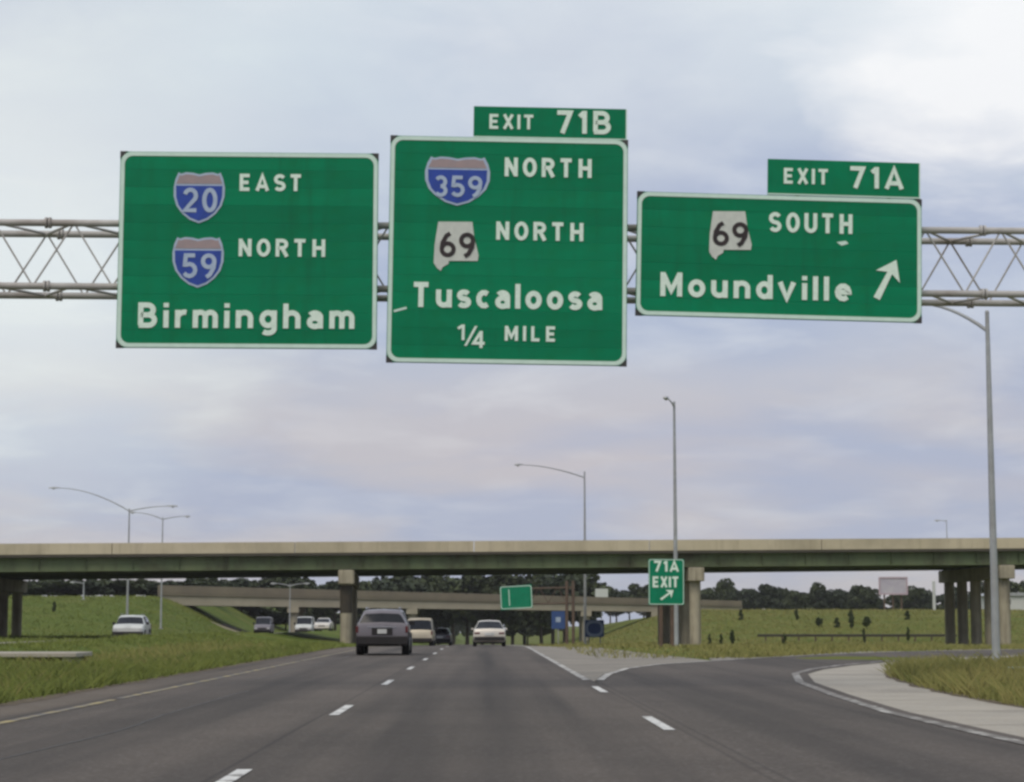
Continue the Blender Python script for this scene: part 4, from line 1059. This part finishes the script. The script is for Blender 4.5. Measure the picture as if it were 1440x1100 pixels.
# low line of trees behind the right bank
rt = [(838, 828, 'small round dark tree just right of the lamp pole, behind the far overpass'), (858, 824, 'second small tree left of the exit sign on the skyline'), (885, 829, 'low dark tree on the skyline midway between lamp pole and exit sign'), (905, 824, 'dark tree touching the left edge of the exit sign'),
      (999, 828, 'dark skyline tree right beside the tan front column'), (1026, 820, 'broad round skyline tree, first large one right of the column'), (1048, 827, 'low tree joining the two round skyline trees'), (1081, 820, 'tallest round skyline tree in the middle of the right opening'), (1102, 830, 'low skyline bush tree right of the tallest round tree'),
      (1122, 832, 'lowest skyline tree in the dip of the tree line'), (1146, 825, 'first tree of the even row left of the billboard'), (1165, 828, 'second tree of the even row left of the billboard'), (1184, 827, 'third tree of the even row left of the billboard'), (1205, 826, 'fourth tree of the even row left of the billboard'),
      (1224, 827, 'tree touching the left side of the billboard'), (1278, 829, 'small tree directly right of the billboard'), (1298, 826, 'dark tree between the billboard and the white post'), (1342, 824, 'tree behind the dark right pier'), (1388, 820, 'tree above the white building, left one'), (1418, 818, 'tree above the white building, middle one'), (1448, 820, 'tree above the white building at the frame edge')]
for i, (px, tp, lb) in enumerate(rt):
    Y = 420+(i*37 % 50); p = at(px, tp, Y); gz = T(p.x, Y); h = p.z-gz
    tree(p.x, Y, max(3.5, h), max(4.5, 6.2+random.uniform(-1, 1.5)) if 1100 < px < 1320 else 7.5, (i*3) % 5, lb, 'skyline trees behind the right bank')
for i in range(18):
    px = 835+i*36+random.uniform(-8, 8); Y = 470+random.uniform(0, 40); p = at(px, 835+random.uniform(-3, 3), Y); h = max(3, p.z-T(p.x, Y))
    tree(p.x, Y, h, 9.5, i % 5, 'hazy low tree filling the far tree line behind the right bank', 'background trees of the right tree line')
# dark trees under the far overpass; the leftmost are added to darken shaded openings
for i, px in enumerate((340, 352, 366, 384, 402, 418, 436, 450, 466, 500, 530, 640, 655, 668, 700, 722, 742, 760, 776, 560, 585, 612)):
    Y = 345+i*3; p = at(px, 866+random.uniform(-4, 4), Y); h = max(2, p.z-T(p.x, Y)+.5)
    if -6.5 < p.x < 4: Y = 640; p = at(px, 868, Y); h = max(5, p.z-T(p.x, Y))
    tree(p.x, Y, h, 6.5, i % 5, ('added dark tree standing in for the shade behind the opposite vehicles' if px < 480 else 'dark tree hidden behind the silver vehicle, under the far overpass' if px < 620 else 'dark tree at road level right of the white sedan' if px > 690 else 'dark tree at road level just left of the white sedan'), 'trees seen below the far overpass')
# saplings on the banks
SC = [crown_mesh(50+s_, .72, 2.4, 1100, .11, 18, -.03) for s_ in range(3)]; ST = [trunk_mesh(2.2, .06, 40+s_, 3) for s_ in range(3)]
for c in SC: c.materials.append(m_leafC)
for c in ST: c.materials.append(m_bark)
ordn = ['first', 'second', 'third', 'fourth', 'fifth', 'sixth', 'seventh', 'eighth']
def sapling(px, py0, py1, Y, wpx, v, label, grp):
    b = at(px, py1, Y); t_ = at(px, py0, Y); z = T(b.x, Y); h = max(1.3, t_.z-z)
    root = empty('sapling', (b.x, Y, z), random.uniform(0, 6), label, 'sapling', grp)
    w_ = wpx/FPX*Y/1.5
    for nm, me in (('trunk', ST[v]), ('crown', SC[v])):
        o = bpy.data.objects.new(nm, me); COL.objects.link(o); o.parent = root; o.scale = (w_, w_, h/2.65)
def solveY(px, py, y0=120, y1=330):
    best = None
    for k in range(400):
        Y = y0+(y1-y0)*k/399; p = at(px, py, Y)
        if p.z <= T(p.x, Y): return Y
    return y1-20
for i, (px, a_, b_, w_) in enumerate([(1042, 854, 873, 9), (1120, 855, 872, 9), (1151, 866, 882, 14), (1177, 866, 883, 11), (1197, 854, 884, 12), (1219, 864, 884, 15), (1276, 856, 872, 10)]):
    sapling(px, a_, b_, solveY(px, b_), w_, i % 3, ordn[i]+' dark sapling from the left in the upper row on the right bank', 'saplings on the right bank')
for i, (px, a_, b_, w_) in enumerate([(998, 892, 907, 6), (1014, 888, 908, 6), (1030, 893, 909, 9), (1103, 896, 908, 9), (1215, 880, 906, 6), (1277, 878, 905, 7)]):
    sapling(px, a_, b_, solveY(px, b_), w_, i % 3, ordn[i]+' dark sapling from the left in the lower row on the right bank', 'saplings on the right bank')
sapling(76, 843, 862, solveY(76, 862), 7, 1, 'lone dark sapling on the left grass bank', 'saplings on the left bank')
sapling(1352, 858, 884, solveY(1352, 884), 9, 0, 'dark sapling between the columns of the right pier', 'saplings on the right bank')

# ================================================================== grass blades
def blades(name, m, regions, label, seed):
    r = np.random.default_rng(seed); V = []; F = []
    for (x0, x1, y0, y1, n, h0, h1, wd) in regions:
        X = r.uniform(x0, x1, n); Yv = y0+(y1-y0)*r.random(n)**1.3
        for x, y in zip(X, Yv):
            if -29.2 < x < -17.4 or paved(x, y, .05) or abs(x-.0133*y) > .275*y+1: continue
            cl = mnoise.noise(Vector((x*.45, y*.35, seed))); cl2 = mnoise.noise(Vector((x*1.7, y*1.3, seed+3)))
            if cl2 < -.25 and r.random() < .7: continue
            h = (h0+(h1-h0)*r.random())*(1+.9*cl+.5*cl2); h = max(.05, h)
            a = r.uniform(0, math.pi); w_ = wd*(1+y/60); dx, dy = math.cos(a)*w_, math.sin(a)*w_; lx, ly = r.normal(0, h*.35), r.normal(0, h*.35); z = T(x, y)+rough_z(x, y)-.03
            b_ = len(V); V += [(x-dx, y-dy, z), (x+dx, y+dy, z), (x+lx+dx*.5, y+ly, z+h*.7), (x+lx*1.6, y+ly*1.6, z+h)]; F += [(b_, b_+1, b_+2), (b_, b_+2, b_+3)]
    me = bpy.data.meshes.new(name); me.from_pydata(V, [], F); me.update(); o = meshobj(name, me, m); prop(o, label, 'grass', kind='stuff'); return o
blades('median_grass', m_blade, [(-17.4, -6.7, 24, 130, 70000, .06, .16, .008), (-9.0, -6.72, 24, 100, 30000, .12, .30, .009), (-17.2, -7, 24, 52, 30000, .12, .32, .008), (-70, -29.3, 100, 290, 60000, .10, .26, .010)], 'tufted green grass growing on the median and left verge', 3)
blades('verge_grass', m_bladedry, [(7.2, 26, 24, 74, 60000, .1, .26, .008), (7.2, 13, 24, 60, 30000, .16, .38, .009), (9, 42, 54, 96, 42000, .08, .22, .009), (3.5, 60, 66, 190, 40000, .07, .2, .012), (10, 75, 190, 300, 60000, .10, .24, .010), (-13, -7, 30, 90, 9000, .15, .3, .006)], 'dry yellow green grass on the right island and bank', 9)

# ================================================================== thin summer haze
hz = MB().box(-1600, 1600, -80, 3300, -40, 60).build('haze', None); prop(hz, 'thin even summer haze over the whole place', kind='stuff')
hm = bpy.data.materials.new('haze_air'); hm.use_nodes = True; hn = hm.node_tree; hn.nodes.clear()
ho = hn.nodes.new('ShaderNodeOutputMaterial'); hv = hn.nodes.new('ShaderNodeVolumePrincipled')
hv.inputs['Color'].default_value = (.86, .86, .88, 1); hv.inputs['Density'].default_value = .00012; hn.links.new(hv.outputs[0], ho.inputs['Volume'])
hz.data.materials.clear(); hz.data.materials.append(hm)
